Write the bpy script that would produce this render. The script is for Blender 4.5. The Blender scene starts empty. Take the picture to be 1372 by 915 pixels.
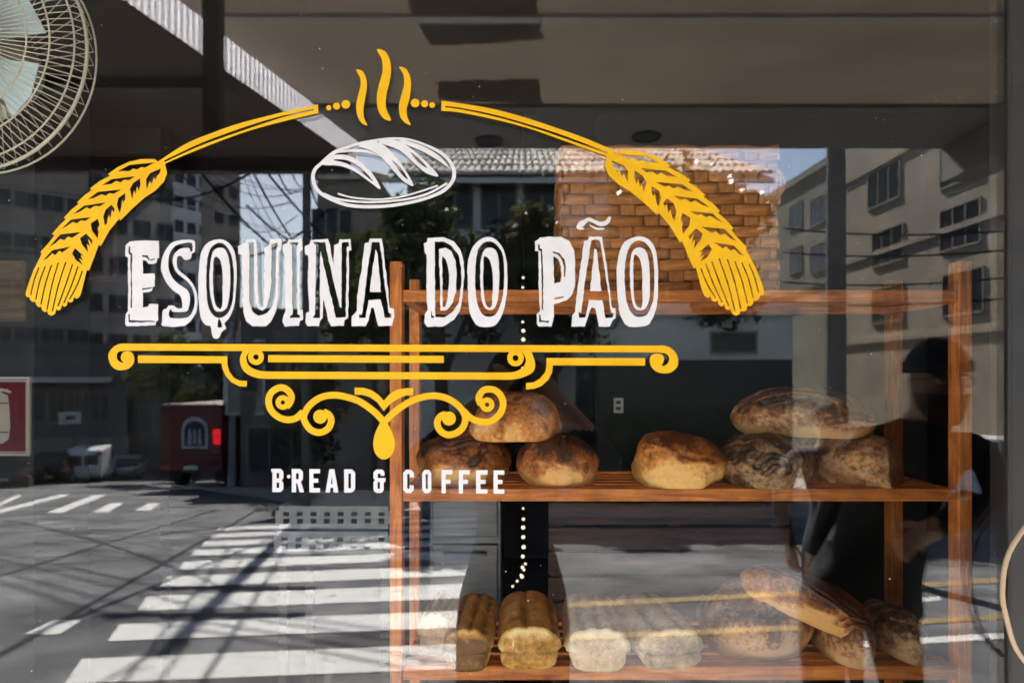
import bpy, bmesh, math, random
import numpy as np
from mathutils import Vector, Matrix, noise, Quaternion
S = bpy.context.scene
COL = S.collection
R_ = math.radians
random.seed(7)

# ------------------------------------------------------------------ camera
D, CZ, F, U0, V0 = 1.04, 1.65, 900.0, 695.0, 509.0      # metres to the glass, eye height, focal length and foot point in photo pixels
cd = bpy.data.cameras.new('camera'); cam = bpy.data.objects.new('camera', cd); COL.objects.link(cam)
cam.location = (0, -D, CZ); cam.rotation_euler = (R_(90), 0, 0)
cd.sensor_width = 36; cd.lens = F / 1372 * 36
cd.shift_x = -(U0 - 686) / 1372; cd.shift_y = (V0 - 457.5) / 1372
cd.clip_start = 0.02; cd.clip_end = 3000
cd.dof.use_dof = True; cd.dof.focus_distance = 1.28; cd.dof.aperture_fstop = 4.5
S.camera = cam
# ------------------------------------------------------------------ light
SUN_EL = R_(42); sx, sy = -0.215, -0.977
sdir = Vector((sx * math.cos(SUN_EL), sy * math.cos(SUN_EL), math.sin(SUN_EL))).normalized()
W = bpy.data.worlds.new('World'); S.world = W; W.use_nodes = True
wt = W.node_tree; bg = wt.nodes['Background']
sk = wt.nodes.new('ShaderNodeTexSky'); sk.sky_type = 'NISHITA'; sk.sun_disc = False
sk.sun_elevation = SUN_EL; sk.sun_rotation = math.atan2(sx, sy) % (2 * math.pi)
sk.air_density = 1.0; sk.dust_density = 1.0; sk.ozone_density = 1.0
wt.links.new(sk.outputs[0], bg.inputs[0]); bg.inputs[1].default_value = 0.07
sl = bpy.data.lights.new('sun', 'SUN'); sl.energy = 5.0; sl.angle = R_(0.5); sl.color = (1, 0.95, 0.87)
so = bpy.data.objects.new('sun', sl); COL.objects.link(so); so.rotation_euler = sdir.to_track_quat('Z', 'Y').to_euler()
so.location = (0, -30, 40)
S.view_settings.view_transform = 'Standard'; S.view_settings.look = 'None'; S.view_settings.gamma = 1
S.view_settings.exposure = 3.6
S.cycles.use_denoising = True; S.cycles.max_bounces = 10; S.cycles.diffuse_bounces = 5; S.cycles.glossy_bounces = 6
S.cycles.transparent_max_bounces = 16; S.cycles.sample_clamp_indirect = 6; S.cycles.caustics_reflective = False; S.cycles.caustics_refractive = False

# ------------------------------------------------------------------ mapping photo pixels at a known distance to places
def I(u, v, z): return Vector(((u - U0) / F * z, z - D, CZ - (v - V0) / F * z))        # inside the shop
def R(u, v, z): return Vector(((u - U0) / F * z, D - z, CZ - (v - V0) / F * z))        # out in the street
GH, GS = 1.44, 96 / 900.0
def gz(y): return CZ - GH - GS * (D - y)                                              # the street falls away from the shop
def gpt(u, v, up=0.0):
    z = F * GH / (v - V0 - GS * 900); p = R(u, v, z); p.z += up; return p

# ------------------------------------------------------------------ materials
def nd(nt, t, **kw):
    n = nt.nodes.new(t)
    for k, v in kw.items():
        if k.startswith('i_'):
            n.inputs[int(k[2:]) if k[2:].isdigit() else k[2:].replace('_', ' ')].default_value = v
        else: setattr(n, k, v)
    return n
def rgba(c): return (c[0], c[1], c[2], 1)
def mat(name, c1, c2=None, scale=8, rough=0.7, metal=0, bump=0.0, bscale=None, detail=6, stretch=(1, 1, 1), spec=0.4, rnd=0.0, emit=None, lo=.35, hi=.65, coord='Object', dist=.01, warp=0.0, big=None):
    m = bpy.data.materials.new(name); m.use_nodes = True; nt = m.node_tree; L = nt.links
    b = nt.nodes['Principled BSDF']
    b.inputs['Roughness'].default_value = rough; b.inputs['Metallic'].default_value = metal
    b.inputs['Specular IOR Level'].default_value = spec
    tc = nd(nt, 'ShaderNodeTexCoord'); mp = nd(nt, 'ShaderNodeMapping'); mp.inputs['Scale'].default_value = stretch
    L.new(tc.outputs[coord], mp.inputs['Vector'])
    n = nd(nt, 'ShaderNodeTexNoise', i_Scale=scale, i_Detail=detail, i_Roughness=0.62, i_Distortion=warp); L.new(mp.outputs[0], n.inputs['Vector'])
    cr = nd(nt, 'ShaderNodeValToRGB'); cr.color_ramp.elements[0].position = lo; cr.color_ramp.elements[1].position = hi
    cr.color_ramp.elements[0].color = rgba(c1); cr.color_ramp.elements[1].color = rgba(c2 if c2 else c1)
    L.new(n.outputs[0], cr.inputs[0])
    out = cr.outputs[0]
    if rnd:
        oi = nd(nt, 'ShaderNodeObjectInfo'); mr = nd(nt, 'ShaderNodeMapRange'); mr.inputs['To Min'].default_value = 1 - rnd; mr.inputs['To Max'].default_value = 1 + rnd
        L.new(oi.outputs['Random'], mr.inputs['Value'])
        hs = nd(nt, 'ShaderNodeHueSaturation'); L.new(mr.outputs[0], hs.inputs['Value']); L.new(out, hs.inputs['Color']); out = hs.outputs[0]
    if big:                                                 # broad stains and repairs
        nb = nd(nt, 'ShaderNodeTexNoise', i_Scale=big[0], i_Detail=7.0, i_Roughness=.6, i_Distortion=.8); L.new(tc.outputs[coord], nb.inputs['Vector'])
        rb = nd(nt, 'ShaderNodeMapRange'); rb.inputs['From Min'].default_value = .38; rb.inputs['From Max'].default_value = .62; rb.inputs['To Min'].default_value = 1 - big[1]; rb.inputs['To Max'].default_value = 1 + big[1]; L.new(nb.outputs[0], rb.inputs['Value'])
        hb = nd(nt, 'ShaderNodeHueSaturation'); L.new(rb.outputs[0], hb.inputs['Value']); L.new(out, hb.inputs['Color']); out = hb.outputs[0]
    L.new(out, b.inputs['Base Color'])
    if bump:
        n2 = nd(nt, 'ShaderNodeTexNoise', i_Scale=bscale or scale * 3, i_Detail=5.0); L.new(mp.outputs[0], n2.inputs['Vector'])
        bp = nd(nt, 'ShaderNodeBump', i_Strength=bump, i_Distance=dist); L.new(n2.outputs[0], bp.inputs['Height']); L.new(bp.outputs[0], b.inputs['Normal'])
    if emit:
        b.inputs['Emission Color'].default_value = rgba(emit[0]); b.inputs['Emission Strength'].default_value = emit[1]
    return m
def wood(name, stretch, c1=(.27, .066, .013), c2=(.66, .222, .048)):
    m = mat(name, c1, c2, scale=5, rough=.48, bump=.25, bscale=14, stretch=stretch, detail=9, lo=.3, hi=.66, dist=.003, rnd=.12, warp=.9, big=(9, .22))
    nt = m.node_tree; b = nt.nodes['Principled BSDF']; L = nt.links; src = b.inputs['Base Color'].links[0].from_socket      # knots
    tc = nd(nt, 'ShaderNodeTexCoord'); mp = nd(nt, 'ShaderNodeMapping'); mp.inputs['Scale'].default_value = [4.5 if q < 2 else 11 for q in stretch]; L.new(tc.outputs['Object'], mp.inputs[0])
    vo = nd(nt, 'ShaderNodeTexVoronoi', i_Scale=1.0); L.new(mp.outputs[0], vo.inputs['Vector']); mr = nd(nt, 'ShaderNodeMapRange'); mr.inputs['From Min'].default_value = .05; mr.inputs['From Max'].default_value = .17; mr.inputs['To Min'].default_value = .35; L.new(vo.outputs['Distance'], mr.inputs['Value'])
    hs = nd(nt, 'ShaderNodeHueSaturation'); L.new(mr.outputs[0], hs.inputs['Value']); L.new(src, hs.inputs['Color']); L.new(hs.outputs[0], b.inputs['Base Color'])
    return m
def glassy(name, tint, rough=.03):
    return mat(name, tint, None, rough=rough, spec=.9)

M = {}
M['wood_x'] = wood('orange stained wood', (1.2, 16, 16)); M['wood_z'] = wood('orange stained wood upright', (16, 16, 1.2)); M['wood_y'] = wood('orange stained wood crossways', (16, 1.2, 16))
M['yellow'] = mat('yellow vinyl', (.60, .335, .003), (.68, .385, .004), scale=30, rough=.45, spec=.25)
M['white_vinyl'] = mat('white vinyl', (.55, .55, .575), (.60, .595, .63), scale=40, rough=.5, spec=.25)
M['asphalt'] = mat('asphalt', (.046, .048, .053), (.145, .147, .153), scale=1.1, rough=.9, big=(.55, .28), bump=.5, bscale=60, detail=12, spec=.2)
M['pave'] = mat('pavement concrete', (.24, .23, .21), (.34, .32, .30), scale=2, rough=.9, bump=.3)
M['paint'] = mat('worn white road paint', (.15, .15, .15), (.50, .50, .49), scale=5, rough=.8, detail=14, lo=.31, hi=.41)
M['ypaint'] = mat('worn yellow road paint', (.15, .115, .07), (.30, .205, .07), scale=3, rough=.8, detail=12)
M['soffit'] = mat('brown grey soffit', (.44, .355, .275), (.53, .43, .335), scale=.9, big=(.45, .16), rough=.75, detail=3)
M['soffit_dark'] = mat('grey soffit', (.15, .145, .135), (.19, .185, .175), scale=1.5, rough=.7)
M['patch'] = mat('bare brown patch', (.05, .032, .024), (.09, .055, .04), scale=6, rough=.9)
M['canopy'] = mat('dark brown canopy boards', (.045, .028, .02), (.075, .045, .034), scale=2, rough=.8, stretch=(6, 1, 1))
M['steel_dark'] = mat('dark steel', (.03, .03, .032), (.05, .05, .05), scale=8, rough=.5, metal=.3)
M['black_frame'] = mat('black window frame', (.012, .012, .013), (.02, .02, .02), scale=12, rough=.45)
M['facade'] = mat('facade render', (.30, .28, .26), (.36, .34, .31), scale=3, rough=.9)
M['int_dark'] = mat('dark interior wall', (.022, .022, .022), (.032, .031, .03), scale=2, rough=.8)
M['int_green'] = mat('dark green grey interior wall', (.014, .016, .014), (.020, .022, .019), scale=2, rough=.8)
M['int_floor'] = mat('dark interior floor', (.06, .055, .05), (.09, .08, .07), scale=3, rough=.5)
M['cream'] = mat('cream plastic wire', (.55, .52, .42), (.62, .58, .47), scale=20, rough=.4)
M['blade'] = mat('sky tinted fan blade', (.60, .78, .86), (.68, .86, .93), scale=5, rough=.3)  # pale blue of the bright sky reflection painted into the blade colour
M['sign_red'] = mat('dark red sign', (.16, .012, .02), (.20, .016, .026), scale=10, rough=.4)
M['sign_white'] = mat('off white sign print', (.62, .60, .52), (.70, .68, .60), scale=10, rough=.5)
M['tan_board'] = mat('tan wood board', (.15, .10, .06), (.26, .18, .11), scale=4, rough=.6, stretch=(1, 10, 10))
M['brown_frame'] = mat('brown frame', (.07, .04, .028), (.12, .07, .05), scale=6, rough=.6)
M['crate_white'] = mat('grey white plastic crate', (.22, .235, .245), (.30, .315, .325), scale=6, rough=.5)
M['crate_brown'] = mat('brown crate slat', (.06, .032, .02), (.12, .065, .04), scale=5, rough=.7, stretch=(1, 10, 10), rnd=.25)
M['metal'] = mat('brushed dark metal', (.10, .10, .105), (.16, .16, .165), scale=4, rough=.35, metal=.8, stretch=(1, 1, 20))
M['white_plastic'] = mat('white plastic', (.60, .60, .58), (.66, .66, .64), scale=10, rough=.4)
M['bulb'] = mat('lit warm bulb', (.9, .8, .6), rough=.3, emit=((1, .86, .62), .10))
M['tyre'] = mat('tyre rubber', (.012, .012, .012), (.02, .02, .02), scale=20, rough=.8)
M['rim'] = mat('alloy rim', (.35, .35, .36), (.45, .45, .46), scale=20, rough=.3, metal=.8)
M['carglass'] = glassy('dark car glass', (.012, .015, .018))
M['car_black'] = mat('black car paint', (.012, .013, .015), (.016, .017, .02), scale=4, rough=.18, spec=.7)
M['car_silver'] = mat('silver car paint', (.55, .56, .58), (.62, .63, .65), scale=4, rough=.25, metal=.4)
M['car_white'] = mat('white car paint', (.62, .63, .64), (.70, .70, .70), scale=4, rough=.25)
M['truck_red'] = mat('red truck paint', (.085, .008, .009), (.12, .012, .012), scale=2, rough=.4)
M['tail'] = mat('lit red tail lamp', (.6, .01, .02), rough=.3, emit=((1, .01, .02), .55))
M['tail_off'] = mat('red tail lens', (.35, .01, .015), rough=.2)
M['headlamp'] = mat('clear lamp lens', (.6, .62, .65), rough=.1, spec=.8)
M['grey_emblem'] = mat('grey emblem print', (.30, .31, .35), (.38, .39, .44), scale=5, rough=.5)
M['leaf_solid'] = mat('dark green hillside', (.022, .045, .014), (.075, .105, .035), scale=1.3, rough=.6, detail=4, rnd=.1)
M['bark'] = mat('bark', (.05, .038, .028), (.10, .08, .06), scale=12, rough=.95, bump=.6)
M['tile'] = mat('old clay roof tile', (.42, .37, .31), (.68, .62, .54), scale=5, rough=.9, rnd=.2)
M['render_white'] = mat('pale house wall', (.56, .58, .55), (.66, .68, .65), scale=1.2, big=(.45, .16), rough=.9)
M['bld_a'] = mat('dark beige tower render', (.24, .205, .175), (.31, .27, .23), scale=.4, big=(.45, .16), rough=.9)
M['bld_b'] = mat('grey beige tower render', (.34, .305, .27), (.43, .39, .35), scale=.4, big=(.45, .16), rough=.9)
M['bld_c'] = mat('pale blue grey tower render', (.48, .50, .54), (.58, .60, .64), scale=.4, rough=.9)
M['bld_d'] = mat('beige apartment render', (.33, .275, .21), (.42, .355, .275), scale=.7, big=(.45, .16), rough=.9, detail=8)
M['bld_e'] = mat('low shop render', (.10, .095, .09), (.16, .15, .145), scale=.8, big=(.45, .16), rough=.9)
M['bld_f'] = mat('olive grey render', (.22, .215, .165), (.28, .27, .21), scale=.6, big=(.45, .16), rough=.9)
M['slab'] = mat('pale concrete slab', (.42, .42, .42), (.52, .52, .52), scale=1, rough=.9)
M['win'] = mat('dark window glass', (.016, .018, .022), (.05, .055, .065), scale=.7, rough=.25, spec=.3)
M['winframe'] = mat('grey window frame', (.21, .19, .16), (.26, .235, .20), scale=10, rough=.6)
M['pole'] = mat('concrete pole', (.09, .09, .088), (.14, .14, .135), scale=5, rough=.9)
M['pole_grey'] = mat('galvanised pole', (.26, .27, .29), (.34, .35, .37), scale=5, rough=.6)
M['wire'] = mat('black cable', (.01, .01, .01), (.015, .015, .015), scale=5, rough=1, spec=0)
M['board'] = mat('grey green sign board', (.16, .17, .15), (.22, .23, .20), scale=3, rough=.6)
M['skin'] = mat('skin', (.46, .27, .19), (.54, .33, .235), scale=30, rough=.55, bump=.1)
M['beard'] = mat('dark beard hair', (.018, .013, .01), (.035, .025, .02), scale=60, rough=.8, bump=.6)
M['navy'] = mat('navy cloth', (.018, .024, .042), (.034, .042, .065), scale=10, rough=.9, bump=.3, bscale=60)
M['black_cloth'] = mat('black cloth', (.013, .013, .016), (.030, .030, .034), scale=8, rough=.95, bump=.3, bscale=50)
M['denim'] = mat('dark denim', (.02, .026, .045), (.035, .045, .07), scale=30, rough=.9)
M['grey_cloth'] = mat('grey cloth', (.030, .030, .033), (.045, .045, .048), scale=20, rough=.95)
M['floral'] = mat('dark floral cloth', (.012, .010, .016), (.32, .20, .42), scale=17, rough=.9, lo=.58, hi=.70)
M['cable'] = mat('beige cable', (.36, .25, .16), (.42, .30, .20), scale=20, rough=.6)
M['wicker'] = mat('woven cane', (.25, .085, .024), (.50, .205, .058), scale=7, rough=.68, spec=.25, bump=.35, bscale=9, stretch=(2, 14, 14), detail=9, rnd=.16, dist=.004)
M['wicker_up'] = mat('upright woven cane', (.24, .082, .024), (.47, .19, .053), scale=7, rough=.7, spec=.25, bump=.35, bscale=9, stretch=(14, 14, 2), detail=9, rnd=.16, dist=.004)
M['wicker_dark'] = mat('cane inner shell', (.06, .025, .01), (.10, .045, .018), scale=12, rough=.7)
M['white_paint'] = mat('white painted metal', (.55, .56, .56), (.62, .63, .63), scale=3, rough=.6)

def translucent(name, c):
    m = bpy.data.materials.new(name); m.use_nodes = True; nt = m.node_tree; nt.nodes.clear()
    o = nd(nt, 'ShaderNodeOutputMaterial'); mx = nd(nt, 'ShaderNodeMixShader'); mx.inputs[0].default_value = .78
    d = nd(nt, 'ShaderNodeBsdfDiffuse'); d.inputs[0].default_value = rgba(c); t = nd(nt, 'ShaderNodeBsdfTranslucent'); t.inputs[0].default_value = rgba(c)
    n = nd(nt, 'ShaderNodeTexNoise', i_Scale=3.0); cr = nd(nt, 'ShaderNodeValToRGB'); cr.color_ramp.elements[0].color = rgba([x * .8 for x in c]); cr.color_ramp.elements[1].color = rgba(c)
    nt.links.new(n.outputs[0], cr.inputs[0]); nt.links.new(cr.outputs[0], d.inputs[0]); nt.links.new(cr.outputs[0], t.inputs[0])
    nt.links.new(d.outputs[0], mx.inputs[1]); nt.links.new(t.outputs[0], mx.inputs[2]); nt.links.new(mx.outputs[0], o.inputs[0]); return m
def leafy(name, c1, c2):
    m = mat(name, c1, c2, scale=1.3, rough=.45, detail=4, spec=.5); nt = m.node_tree; b = nt.nodes['Principled BSDF']; o = nt.nodes['Material Output']
    t = nd(nt, 'ShaderNodeBsdfTranslucent'); t.inputs[0].default_value = (c2[0] * 2.0, c2[1] * 2.0, c2[2] * 1.2, 1); mx = nd(nt, 'ShaderNodeMixShader'); mx.inputs[0].default_value = .16
    nt.links.new(b.outputs[0], mx.inputs[1]); nt.links.new(t.outputs[0], mx.inputs[2]); nt.links.new(mx.outputs[0], o.inputs[0]); return m
M['leaf'] = leafy('dark green leaf', (.016, .026, .010), (.050, .065, .024)); M['leaf2'] = leafy('olive leaf', (.028, .032, .014), (.075, .075, .034))
M['corrugated'] = translucent('milky corrugated sheet', (.90, .88, .95))

def pane_mat():                                             # clear shop glass: Schlick reflection over see-through
    m = bpy.data.materials.new('shop window glass'); m.use_nodes = True; nt = m.node_tree; nt.nodes.clear(); L = nt.links
    o = nd(nt, 'ShaderNodeOutputMaterial'); mx = nd(nt, 'ShaderNodeMixShader')
    tr = nd(nt, 'ShaderNodeBsdfTransparent'); tr.inputs[0].default_value = (.96, .97, .965, 1)
    gl = nd(nt, 'ShaderNodeBsdfGlossy'); gl.inputs['Roughness'].default_value = 0.0; gl.inputs[0].default_value = (1, 1, 1, 1)
    g = nd(nt, 'ShaderNodeNewGeometry'); dp = nd(nt, 'ShaderNodeVectorMath', operation='DOT_PRODUCT')
    L.new(g.outputs['Incoming'], dp.inputs[0]); L.new(g.outputs['Normal'], dp.inputs[1])
    ab = nd(nt, 'ShaderNodeMath', operation='ABSOLUTE'); L.new(dp.outputs['Value'], ab.inputs[0])
    om = nd(nt, 'ShaderNodeMath', operation='SUBTRACT'); om.inputs[0].default_value = 1; L.new(ab.outputs[0], om.inputs[1])
    pw = nd(nt, 'ShaderNodeMath', operation='POWER'); L.new(om.outputs[0], pw.inputs[0]); pw.inputs[1].default_value = 5
    ma = nd(nt, 'ShaderNodeMath', operation='MULTIPLY_ADD'); L.new(pw.outputs[0], ma.inputs[0]); ma.inputs[1].default_value = 1 - PANE_R0; ma.inputs[2].default_value = PANE_R0
    L.new(ma.outputs[0], mx.inputs[0]); L.new(tr.outputs[0], mx.inputs[1]); L.new(gl.outputs[0], mx.inputs[2]); L.new(mx.outputs[0], o.inputs[0])
    return m
PANE_R0 = 0.042
M['pane'] = pane_mat()

# ------------------------------------------------------------------ mesh helpers
class MB:
    def __init__(s): s.v = []; s.f = []; s.m = []; s.k = 0
    def add(s, vs, fs):
        b = len(s.v); s.v += [tuple(x) for x in vs]; s.f += [tuple(i + b for i in f) for f in fs]; s.m += [s.k] * len(fs)
    def box(s, a, b, T=None):
        x0, y0, z0 = [min(a[i], b[i]) for i in range(3)]; x1, y1, z1 = [max(a[i], b[i]) for i in range(3)]
        vs = [Vector(p) for p in ((x0, y0, z0), (x1, y0, z0), (x1, y1, z0), (x0, y1, z0), (x0, y0, z1), (x1, y0, z1), (x1, y1, z1), (x0, y1, z1))]
        if T is not None: vs = [T @ p for p in vs]
        s.add(vs, [(0, 3, 2, 1), (4, 5, 6, 7), (0, 1, 5, 4), (1, 2, 6, 5), (2, 3, 7, 6), (3, 0, 4, 7)])
    def tube(s, pts, r, n=8, cap=True):
        pts = [Vector(p) for p in pts]; rs = r if isinstance(r, (list, tuple)) else [r] * len(pts); b = len(s.v); up = None
        for i, p in enumerate(pts):
            t = (pts[min(i + 1, len(pts) - 1)] - pts[max(i - 1, 0)]).normalized()
            if up is None or abs(t.dot(up)) > .95: up = Vector((0, 0, 1)) if abs(t.z) < .9 else Vector((1, 0, 0))
            a = t.cross(up).normalized(); c = a.cross(t).normalized(); up = c
            for k in range(n):
                an = 2 * math.pi * k / n; s.v.append(tuple(p + (a * math.cos(an) + c * math.sin(an)) * rs[i]))
        q = len(pts)
        for i in range(q - 1):
            for k in range(n):
                s.f.append((b + i * n + k, b + i * n + (k + 1) % n, b + (i + 1) * n + (k + 1) % n, b + (i + 1) * n + k)); s.m.append(s.k)
        if cap:
            s.f.append(tuple(b + k for k in range(n))[::-1]); s.f.append(tuple(b + (q - 1) * n + k for k in range(n))); s.m += [s.k, s.k]
    def loft(s, secs, cap=True, closed=True):
        n = len(secs[0]); b = len(s.v)
        for sec in secs: s.v += [tuple(p) for p in sec]
        for i in range(len(secs) - 1):
            for k in range(n if closed else n - 1):
                s.f.append((b + i * n + k, b + i * n + (k + 1) % n, b + (i + 1) * n + (k + 1) % n, b + (i + 1) * n + k)); s.m.append(s.k)
        if cap:
            s.f.append(tuple(b + k for k in range(n))[::-1]); s.f.append(tuple(b + (len(secs) - 1) * n + k for k in range(n))); s.m += [s.k, s.k]
    def ball(s, c, r, nu=16, nv=10):
        c = Vector(c); r = Vector(r) if not isinstance(r, (int, float)) else Vector((r, r, r))
        s.loft([[c + Vector((r.x * math.sin(math.pi * (i + .02) / (nv + .04)) * math.cos(2 * math.pi * k / nu), r.y * math.sin(math.pi * (i + .02) / (nv + .04)) * math.sin(2 * math.pi * k / nu), -r.z * math.cos(math.pi * (i + .02) / (nv + .04)))) for k in range(nu)] for i in range(nv + 1)])
    def prism(s, poly, vec):
        n = len(poly); vec = Vector(vec); poly = [Vector(p) for p in poly]
        s.add(poly + [p + vec for p in poly], [tuple(range(n))[::-1], tuple(range(n, 2 * n))] + [(i, (i + 1) % n, n + (i + 1) % n, n + i) for i in range(n)])
    def mesh(s, name, mats, smooth=False, fix=True):
        me = bpy.data.meshes.new(name); me.from_pydata(s.v, [], s.f)
        for mm in (mats if isinstance(mats, (list, tuple)) else [mats]): me.materials.append(mm)
        if len(me.materials) > 1: me.polygons.foreach_set('material_index', s.m)
        if fix:
            bm = bmesh.new(); bm.from_mesh(me); bmesh.ops.recalc_face_normals(bm, faces=bm.faces); bm.to_mesh(me); bm.free()
        if smooth: me.polygons.foreach_set('use_smooth', [True] * len(me.polygons))
        me.update(); return me
    def build(s, name, mats, parent=None, smooth=False, bevel=0, **tags):
        o = link(name, s.mesh(name, mats, smooth), parent)
        if bevel:
            md = o.modifiers.new('edge', 'BEVEL'); md.width = bevel; md.segments = 2; md.limit_method = 'ANGLE'
        tag(o, **tags); return o
def link(name, me, parent=None, loc=None):
    o = bpy.data.objects.new(name, me); COL.objects.link(o)
    if parent is not None: o.parent = parent; o.matrix_parent_inverse = Matrix.Translation(-Vector(parent.location)) if parent.get('_w') else Matrix()
    if loc is not None: o.location = loc
    return o
def tag(o, label=None, cat=None, group=None, kind=None):
    if label: o['label'] = label
    if cat: o['category'] = cat
    if group: o['group'] = group
    if kind: o['kind'] = kind
def thing(name, label, cat, loc=(0, 0, 0), group=None, world=True, rz=0):
    """Empty at the thing's base; world=True: children's meshes are written in world coordinates."""
    o = bpy.data.objects.new(name, None); COL.objects.link(o); o.location = loc; o.rotation_euler = (0, 0, rz); o.empty_display_size = .1
    if world: o['_w'] = 1
    tag(o, label, cat, group); return o
def copy_tree(o, parent=None):
    c = o.copy(); COL.objects.link(c)
    if parent: c.parent = parent
    for ch in [x for x in list(bpy.data.objects) if x.parent == o]: copy_tree(ch, c)
    return c
def poly2d(rings, to3, name, m, parent=None):
    """Flat sheet from outlines and holes (even-odd), placed by to3."""
    cu = bpy.data.curves.new('tmp', 'CURVE'); cu.dimensions = '2D'; cu.fill_mode = 'FRONT'
    for r in rings:
        sp = cu.splines.new('POLY'); sp.points.add(len(r) - 1); sp.use_cyclic_u = True
        for i, p in enumerate(r): sp.points[i].co = (p[0] / 100, p[1] / 100, 0, 1)
    t = bpy.data.objects.new('tmp', cu); COL.objects.link(t)
    me = bpy.data.meshes.new_from_object(t.evaluated_get(bpy.context.evaluated_depsgraph_get()))
    bpy.data.objects.remove(t); bpy.data.curves.remove(cu)
    for v in me.vertices: v.co = to3(v.co.x * 100, v.co.y * 100)
    me.name = name; me.materials.clear(); me.materials.append(m)
    return link(name, me, parent)
def smooth_line(pts, n=6):
    out = []; q = len(pts)
    for i in range(q - 1):
        p0, p1, p2, p3 = [np.array(pts[max(0, min(q - 1, j))], float) for j in (i - 1, i, i + 1, i + 2)]
        for k in range(n):
            t = k / n; out.append(tuple(.5 * (2 * p1 + (p2 - p0) * t + (2 * p0 - 5 * p1 + 4 * p2 - p3) * t * t + (3 * p1 - p0 - 3 * p2 + p3) * t ** 3)))
    out.append(tuple(pts[-1])); return out
def smooth_ring(r, n=4):
    q = len(r); out = []
    for i in range(q):
        p0, p1, p2, p3 = [np.array(r[(i + j) % q], float) for j in (-1, 0, 1, 2)]
        for k in range(n):
            t = k / n; out.append(tuple(.5 * (2 * p1 + (p2 - p0) * t + (2 * p0 - 5 * p1 + 4 * p2 - p3) * t * t + (3 * p1 - p0 - 3 * p2 + p3) * t ** 3)))
    return out
def stroke(pts, w, n=7, w1=None):
    l = smooth_line(pts, n); a, b = [], []; q = len(l)
    for i in range(q):
        p, m_ = np.array(l[max(i - 1, 0)]), np.array(l[min(i + 1, q - 1)]); d = m_ - p; d = d / (np.hypot(*d) + 1e-9); nn = np.array([-d[1], d[0]])
        ww = w if w1 is None else w + (w1 - w) * i / (q - 1)
        a.append(tuple(np.array(l[i]) + nn * ww / 2)); b.append(tuple(np.array(l[i]) - nn * ww / 2))
    return a + b[::-1]
def circ(x, y, r, n=28): return [(x + r * math.cos(2 * math.pi * k / n), y + r * math.sin(2 * math.pi * k / n)) for k in range(n)]
# ================================================================== the shop front
GX0, GX1, GZ0, GZ1 = -2.3, 0.752, 0.12, 2.95
sw = thing('shop_window', 'large clear shop window pane in a black frame, covered in yellow and white lettering', 'shop window', (0, 0, 0))
b = MB(); b.box((GX0, -.004, GZ0), (GX1, .004, GZ1)); b.build('glass_pane', M['pane'], sw)
for a, c in (((GX1, -.012, 0), (GX1 + .10, .035, 3.0)), ((GX0 - .10, -.06, 0), (GX0, .06, 3.0))):
    b = MB(); b.box(a, c); b.build('jamb', M['black_frame'], sw, bevel=.004)
b = MB(); b.box((GX0, -.06, 0), (GX1, .06, GZ0)); b.build('sill', M['black_frame'], sw)
b = MB(); b.box((GX0, -.06, GZ1), (GX1, .06, 3.0)); b.build('head_rail', M['black_frame'], sw)
# building round the window
b = MB(); b.box((GX1 + .10, -.014, 0), (4.2, .14, 3.37)); b.box((-6, -.12, 0), (GX0 - .10, .14, 3.37)); b.box((GX0 - .10, -.12, 3.0), (GX1 + .10, .14, 3.37)); b.box((-6, -.12, 3.6), (4.2, .14, 7))
b.build('shop_wall', M['facade'], kind='structure')
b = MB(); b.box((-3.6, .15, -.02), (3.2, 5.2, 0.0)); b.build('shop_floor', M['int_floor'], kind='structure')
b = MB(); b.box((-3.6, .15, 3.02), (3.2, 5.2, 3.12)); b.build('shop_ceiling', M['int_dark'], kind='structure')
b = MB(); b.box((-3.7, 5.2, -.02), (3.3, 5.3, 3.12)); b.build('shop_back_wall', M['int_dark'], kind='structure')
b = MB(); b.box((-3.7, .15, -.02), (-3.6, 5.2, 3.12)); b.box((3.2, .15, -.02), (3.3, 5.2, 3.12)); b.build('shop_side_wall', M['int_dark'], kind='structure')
# roof over the pavement
def soff(u, v, H=1.72): z = F * H / (V0 - v); return R(u, v, z)
ya, yb = D - 4.93, D - 4.19
bA, bB = Vector((-1.61, -1.70)), Vector((-1.24, -3.33)); bd = (bB - bA).normalized()
def band(t): return bA + bd * t                          # line of the translucent band, metres from bA
E0, E1 = band(-1.62), band((ya - bA.y) / bd.y)
b = MB(); f = [(E0.x, -.12, 3.37), (4.2, -.12, 3.37), (4.2, yb, 3.37), (band((yb - bA.y) / bd.y).x, yb, 3.37)]
b.prism(f, (0, 0, .22)); b.build('pavement_roof', M['soffit'], kind='structure')
b = MB(); b.prism([(band((yb - bA.y) / bd.y).x, yb, 3.345), (4.2, yb, 3.345), (4.2, ya, 3.345), (E1.x, ya, 3.345)], (0, 0, .245)); b.build('roof_front_beam', M['soffit_dark'], kind='structure')
b = MB(); b.box((band((-2.15 - bA.y) / bd.y).x + .05, -2.17, 3.352), (4.2, -2.12, 3.372)); b.build('soffit_rib', M['slab'], kind='structure')
b = MB(); b.box((3.1, ya + .002, 3.10), (3.35, -.12, 3.344)); b.build('roof_side_beam', M['soffit_dark'], kind='structure')
b = MB(); e2 = band(2.05)
b.prism([(-6, -.12, 3.195), (E0.x - .03, -.12, 3.195), (e2.x - .03, e2.y, 3.195), (-6, e2.y, 3.195)], (0, 0, .05)); 
can = thing('canopy', 'low dark brown board canopy beside the milky corrugated strip', 'canopy', (-4, -1.5, 3.2))
b.build('ceiling_board', M['canopy'], can)
for yy in (-.7, -1.6, -2.45):
    b = MB(); b.box((-6, yy - .06, 3.14), (band((yy - .06 - bA.y) / bd.y).x - .06, yy + .06, 3.196)); b.build('beam', M['steel_dark'], can)
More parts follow.
